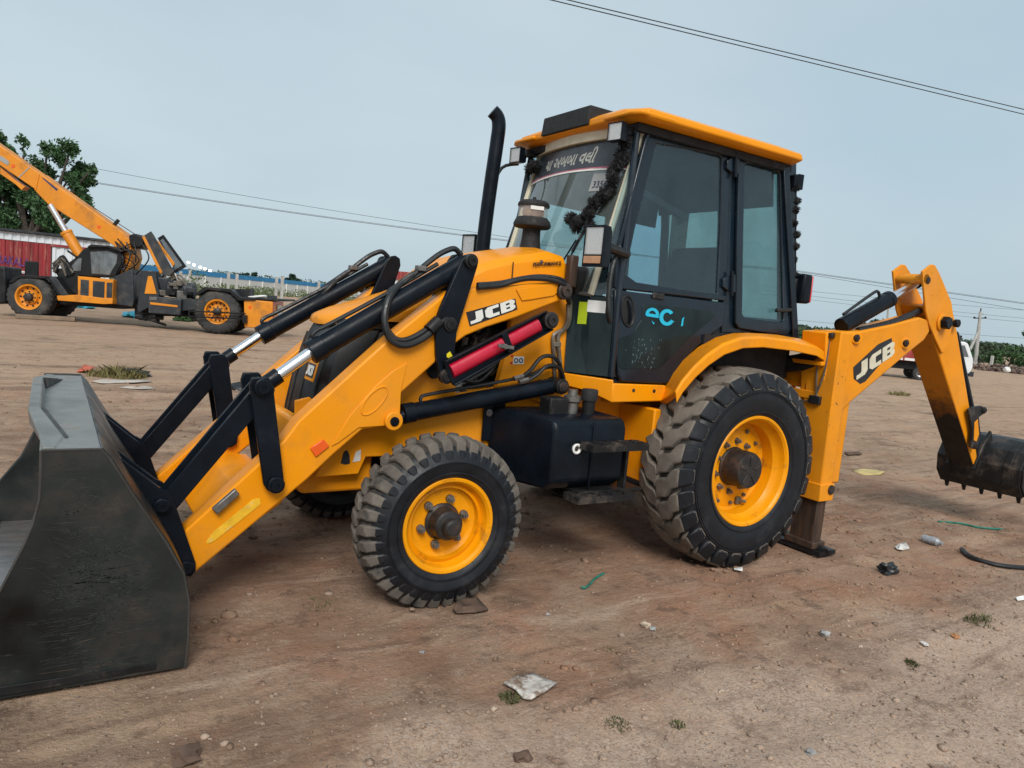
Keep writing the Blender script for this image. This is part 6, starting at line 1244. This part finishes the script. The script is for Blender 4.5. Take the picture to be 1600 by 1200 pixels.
for sx in (0, -2.0):
    for t0 in (0, 1.55):
        W_ = bpy.data.objects.new('wheel', None); COL.objects.link(W_); put(W_, TRK); c = TK(sx+.0, t0-.03 if t0 == 0 else t0+.09, .30); a_ = -hn if t0 == 0 else hn
        MB().lathe([(.16, -.02), (.19, .0), (.28, .0), (.30, -.04), (.30, -.16), (.28, -.2), (.16, -.2)], c, a_, 24).build('tyre', M['tyre_far'], W_); MB().lathe([(.17, -.02), (.15, -.03), (.06, -.06), (.05, .0), (0, .0)], c, a_, 20).build('rim', M['steel'], W_)
MB().prism([TK(.6, .2, 1.95), TK(1.5, .2, 1.95), TK(1.5, .2, 1.99), TK(.6, .2, 1.99)], hn*1.2).build('roof_carrier', M['crane_black'], kb2)
for sx in (.65, 1.45):
    for t0 in (.2, 1.36): MB().bar(TK(sx, t0, 1.84), TK(sx, t0, 1.97), .03, .03, hd).build('carrier_leg', M['crane_black'], kb2)
MB().cyl(TK(.9, .3, 2.08), TK(.9, 1.2, 2.08), .1, n=12).build('rolled_load', M['crane_black'], kb2); MB().box(TK(1.4, .5, 2.06), (.2, .3, .14)).build('roof_lamp', M['crane_black'], kb2, .02)
tbox('body_rail', -2.9, .42, -.05, .0, 1.75, 1.79, M['steel'], body)
for k in range(6): tbox('rail_post', -2.85+.62*k, -2.81+.62*k, -.05, -.01, 1.55, 1.75, M['steel'], body, 0)
# maroon roofed shed glimpsed past the far lever
p = D(642, 470, 70); S_ = thing('maroon_shed', 'maroon tin shed showing behind the bonnet', 'shed', (p.x, p.y, 0)); R_ = Matrix((_r0, Vector((math.sin(YAW), math.cos(YAW), 0)), UPZ)).transposed()
MB().box((p.x, p.y, 1.6), (3.4, 3, 3.2), R_).build('wall', M['container_white'], S_); MB().box((p.x, p.y, 3.55), (3.8, 3.4, .75), R_).build('roof', M['container_red'], S_, .03)
# ---- heaps and tarpaulins by the crane
for u_, v_, w_, lb in ((132, 484, 12, 'crumpled blue tarpaulin under the crane step'), (222, 497, 20, 'blue tarpaulin sheet lying behind the crane stand'), (296, 497, 8, 'blue plastic sheet by the crane rear wheel')):
    p = onground(u_, v_); p = p+Vector((0, 1.5, 0)) if u_ != 222 else p; k = (p-CAM).length/FPX; o = MB().blob((p.x, p.y, .06), (w_*k, .5, .16), int(u_), .5, 3).build('blue_tarpaulin', M['tarp_blue']); tag(o, lb, 'tarpaulin')
p0, p1 = onground(25, 497), onground(118, 502); o = MB().bar(p0+UPZ*.06, p1+UPZ*.06, .3, .13).build('timber_baulk', M['wood'], None, .02); tag(o, 'long weathered timber baulk lying before the crane front wheel', 'timber')
def weeds(name, u_, v_, r, h, n, lm, lb, size, blade=False):
    p = onground(u_, v_); rr_ = np.random.RandomState(int(u_)); k = n; a = rr_.uniform(0, 6.28, k); d = np.sqrt(rr_.rand(k))*r
    x = p.x+np.cos(a)*d; y = p.y+np.sin(a)*d
    if blade:
        z0 = gz(x, y)-.004; hh = h*rr_.uniform(.5, 1.3, k)*(1-(d/r)**2*.5); ln = rr_.normal(size=(k, 2))*hh[:, None]*.55; b = rr_.normal(size=(k, 2)); b = b/np.linalg.norm(b, axis=1)[:, None]*size*.22
        B0 = np.stack([x, y, z0], 1); w3 = np.concatenate([b, np.zeros((k, 1))], 1); m3 = B0+np.stack([ln[:, 0]*.35, ln[:, 1]*.35, hh*.6], 1); t3 = B0+np.stack([ln[:, 0], ln[:, 1], hh], 1)
        v_3 = np.stack([B0-w3, B0+w3, m3+w3*.8, t3, m3-w3*.8], 1).reshape(-1, 3); me = npmesh(name, v_3, np.arange(5*k).reshape(-1, 5)); me.materials.append(M[lm]); o = bpy.data.objects.new(name, me); COL.objects.link(o)
        return tag(o, lb, 'weed', kind='stuff' if n < 130 else None)
    z = gz(x, y)+rr_.rand(k)*h*(1-(d/r)**2*.7); o = leaves(name, M[lm], None, np.stack([x, y, z+.005], 1), size, int(v_)); return tag(o, lb, 'weed', kind='stuff' if n < 130 or h > 2 else None)
weeds('weed_clump', 287, 502, .35, .45, 260, 'leaf1', 'bright green weed clump under the crane chassis', .09)
weeds('weed_clump', 1468, 575, .8, .5, 240, 'leaf1', 'bright weed clump by the small truck front wheel', .12); weeds('weed_clump', 185, 588, .42, .19, 420, 'leaf_straw', 'straggly yellow green weeds growing by the litter beyond the bucket', .035, True)
weeds('weed_clump', 305, 468, 1.4, 2.2, 500, 'leaf3', 'tall leggy weed standing before the boundary wall', .12)
for u_, v_, r, h, n, lb in ((797, 1092, .05, .03, 170, 'small green weed tuft at the corner of the flat carton'), (966, 1132, .05, .02, 110, 'olive weed tuft in the pale gravel'), (1060, 1132, .03, .02, 60, 'tiny weed sprig right of the olive tuft in the gravel'), (1424, 1038, .035, .03, 80, 'bright tiny weed sprig on the gravel edge'), (950, 1016, .05, .012, 60, 'flat grey green weed patch before the rear wheel'), (1530, 972, .08, .06, 90, 'thin pale grass tuft on the dark churned soil'), (505, 945, .10, .02, 90, 'faint flat weeds behind the bucket heel')):
    weeds('weed_tuft', u_, v_, r, h, n, 'leaf_dry', lb, .012, True)
weeds('weed_tuft', 1405, 618, .3, .16, 160, 'leaf_straw', 'small green weeds on the open dirt beside the boom', .04, True); pass
# ---- litter
def sheet(name, pts, th, m, lb, cat, curl=.012, seed=0):
    P = [onground(a, b) for a, b in pts]; c = sum(P, Vector())/len(P); rs2 = random.Random(seed); n = len(P); mb = MB(); rings_ = []
    for f_ in (1, .72, .4): rings_.append([c.lerp(p, f_)+UPZ*(.006+rs2.random()*curl) for p in P])
    V_ = [v for r_ in rings_ for v in r_]+[c+UPZ*(.008+curl*.5)]; F = [(i*n+j, i*n+(j+1) % n, (i+1)*n+(j+1) % n, (i+1)*n+j) for i in range(2) for j in range(n)]+[(2*n+j, 2*n+(j+1) % n, 3*n) for j in range(n)]
    mb.add(V_, F); o = mb.build(name, m); s_ = o.modifiers.new('s', 'SOLIDIFY'); s_.thickness = th; s_.offset = 1; return tag(o, lb, cat)
mat('film_dirty', (.50, .46, .42), .7, var=.2, vscale=10, dirt=(.34, .24, .17), dirt_amt=.95, dscale=5, dlow=.45); mat('carton', (.55, .52, .48), .6, var=.1, vscale=30, dirt=(.14, .085, .055), dirt_amt=.95, dscale=14, dlow=.44); mat('ply_yellow', (.50, .38, .15), .7, var=.15, vscale=8); mat('brown_scrap', (.10, .06, .042), .9, var=.3, vscale=12); mat('plastic_black', (.012, .015, .017), .35, var=.3, vscale=20); mat('plastic_grey', (.30, .33, .36), .35, var=.2, vscale=20, dirt=(.2, .15, .12), dirt_amt=.6, dscale=18)
mat('rope_green', (.02, .17, .12), .6, var=.3, vscale=20); mat('stone_grey', (.31, .305, .30), .85, var=.3, vscale=25); mat('stone_orange', (.42, .20, .09), .85, var=.25, vscale=25); mat('stone_tan', (.42, .33, .25), .85, var=.25, vscale=25); mat('orange_plastic', (.55, .10, .04), .5, var=.2, vscale=8)
sheet('flat_carton', [(786, 1075), (808, 1064), (832, 1056), (850, 1064), (869, 1075), (850, 1088), (830, 1099), (818, 1097), (805, 1084)], .008, M['carton'], 'crushed white and brown carton lying flat on the foreground dirt', 'carton', .014, 2)
sheet('yellow_board', [(1332, 737), (1345, 734), (1370, 735), (1383, 739), (1375, 743), (1350, 743)], .01, M['ply_yellow'], 'flat yellowish board lying between stabilizer and backhoe bucket', 'board', .02, 3)
sheet('brown_scrap', [(707, 955), (715, 942), (745, 940), (762, 957), (740, 961), (712, 963)], .012, M['brown_scrap'], 'flat dark brown scrap beside the front wheel', 'scrap', .02, 4)
sheet('brown_scrap', [(1318, 709), (1340, 709), (1347, 712), (1325, 714)], .012, M['brown_scrap'], 'dark brown scrap lying beyond the stabilizer', 'scrap', .02, 5)
sheet('paper_scrap', [(1398, 857), (1405, 851), (1415, 852), (1421, 858), (1410, 863), (1402, 861)], .004, M['white_dirty'], 'crumpled white paper by the grey bottle', 'paper', .03, 7); sheet('paper_scrap', [(1146, 889), (1160, 890), (1160, 894), (1147, 893)], .003, M['white'], 'small white paper slip at the rear tyre', 'paper', .01, 8); sheet('paper_scrap', [(1436, 1006), (1442, 1005), (1452, 1012), (1446, 1014)], .002, M['white_dirty'], 'pale curled scrap on the right foreground dirt', 'paper', .015, 9); sheet('paper_scrap', [(1586, 937), (1600, 934), (1606, 940), (1590, 941)], .003, M['white'], 'white scrap at the picture edge on churned soil', 'paper', .015, 10)
sheet('plastic_film', [(140, 598), (165, 594), (190, 597), (225, 595), (238, 598), (205, 600), (185, 599), (160, 601)], .004, M['film_dirty'], 'long white plastic film beyond the bucket below the weeds', 'plastic film', .03, 11); sheet('plastic_film', [(185, 608), (200, 606), (215, 607), (232, 605), (242, 608), (222, 610), (205, 609)], .004, M['film_dirty'], 'shorter white plastic film nearer the bucket', 'plastic film', .03, 12)
sheet('orange_bag', [(120, 582), (132, 575), (148, 579), (140, 585)], .01, M['orange_plastic'], 'orange plastic bag by the weeds beyond the bucket', 'bag', .08, 14)
p = onground(215, 588); o = MB().blob((p.x, p.y, p.z+.05), (.22, .12, .08), 5, .6, 2).build('black_bag', M['plastic_black']); tag(o, 'black rag heap beside the weeds beyond the bucket', 'bag')
p = onground(1386, 896); o = MB().blob((p.x, p.y, p.z+.03), (.085, .05, .05), 8, .45, 3).build('black_bag', M['plastic_black']); tag(o, 'crumpled black plastic bag on the dirt right of the stabilizer', 'bag')
p = onground(374, 610); o = MB().blob((p.x, p.y, p.z+.04), (.15, .1, .07), 9, .6, 2).build('black_bag', M['plastic_black']); tag(o, 'dark rag lying behind the near link pivot', 'bag')
p0, p1 = onground(1440, 846, .03), onground(1472, 855, .03); d = (p1-p0).normalized(); L_ = (p1-p0).length; o = MB().lathe([(.0, 0), (.03, .005), (.034, .02), (.032, L_*.3), (.036, L_*.5), (.034, L_*.75), (.016, L_*.88), (.015, L_), (0, L_)], p0, d, 14).build('plastic_bottle', M['plastic_grey']); tag(o, 'squashed grey plastic bottle on the dirt near the backhoe', 'bottle')
o = MB().tube([onground(1502, 862, .02), onground(1515, 873, .02), onground(1540, 882, .02), onground(1575, 889, .02), onground(1640, 893, .02)], .018, 8).build('rubber_hose', M['hose']); tag(o, 'black rubber hose lying on the dirt under the backhoe bucket', 'hose')
o = MB().tube([onground(908, 920, .012), onground(915, 921, .012), onground(923, 914, .014), onground(929, 907, .012), onground(943, 898, .01)], .008, 6).build('green_cord', M['rope_green']); tag(o, 'twisted green plastic cord between the wheels', 'cord')
o = MB().tube([onground(1466, 817, .012), onground(1500, 820, .014), onground(1530, 826, .012), onground(1566, 829, .012)], .011, 6).build('green_cord', M['rope_green']); tag(o, 'straight green plastic cord right of the stabilizer', 'cord')
for u_, v_, r_, m_, lb in ((1288, 993, .032, 'stone_grey', 'blue grey stone on the right foreground dirt'), (1492, 996, .026, 'stone_orange', 'orange stone chip on the right foreground dirt'), (1008, 979, .03, 'stone_tan', 'tan stone lump before the rear wheel'), (1020, 984, .02, 'stone_grey', 'small grey stone touching the tan lump'), (771, 1109, .014, 'stone_tan', 'smooth pale pebble below the flat carton'), (856, 961, .012, 'stone_grey', 'tiny white pebble right of the front wheel'), (1128, 1081, .014, 'stone_tan', 'pale pebble at the dark gravel patch'), (818, 1187, .035, 'brown_scrap', 'brown clod at the bottom edge under the carton'), (1266, 1177, .02, 'stone_grey', 'grey pebble low in the pale gravel'), (290, 1187, .05, 'brown_scrap', 'broad dark clod low in the foreground left of the carton'), (1345, 1011, .012, 'stone_tan', 'small tan pebble between the grey and orange stones'), (660, 1020, .012, 'stone_grey', 'tiny pale pebble below the front wheel')):
    p = onground(u_, v_); o = MB().blob((p.x, p.y, p.z+r_*.35), (r_, r_*.75, r_*.55), int(u_), .5, 2).build('stone', M[m_]); tag(o, lb, 'stone')
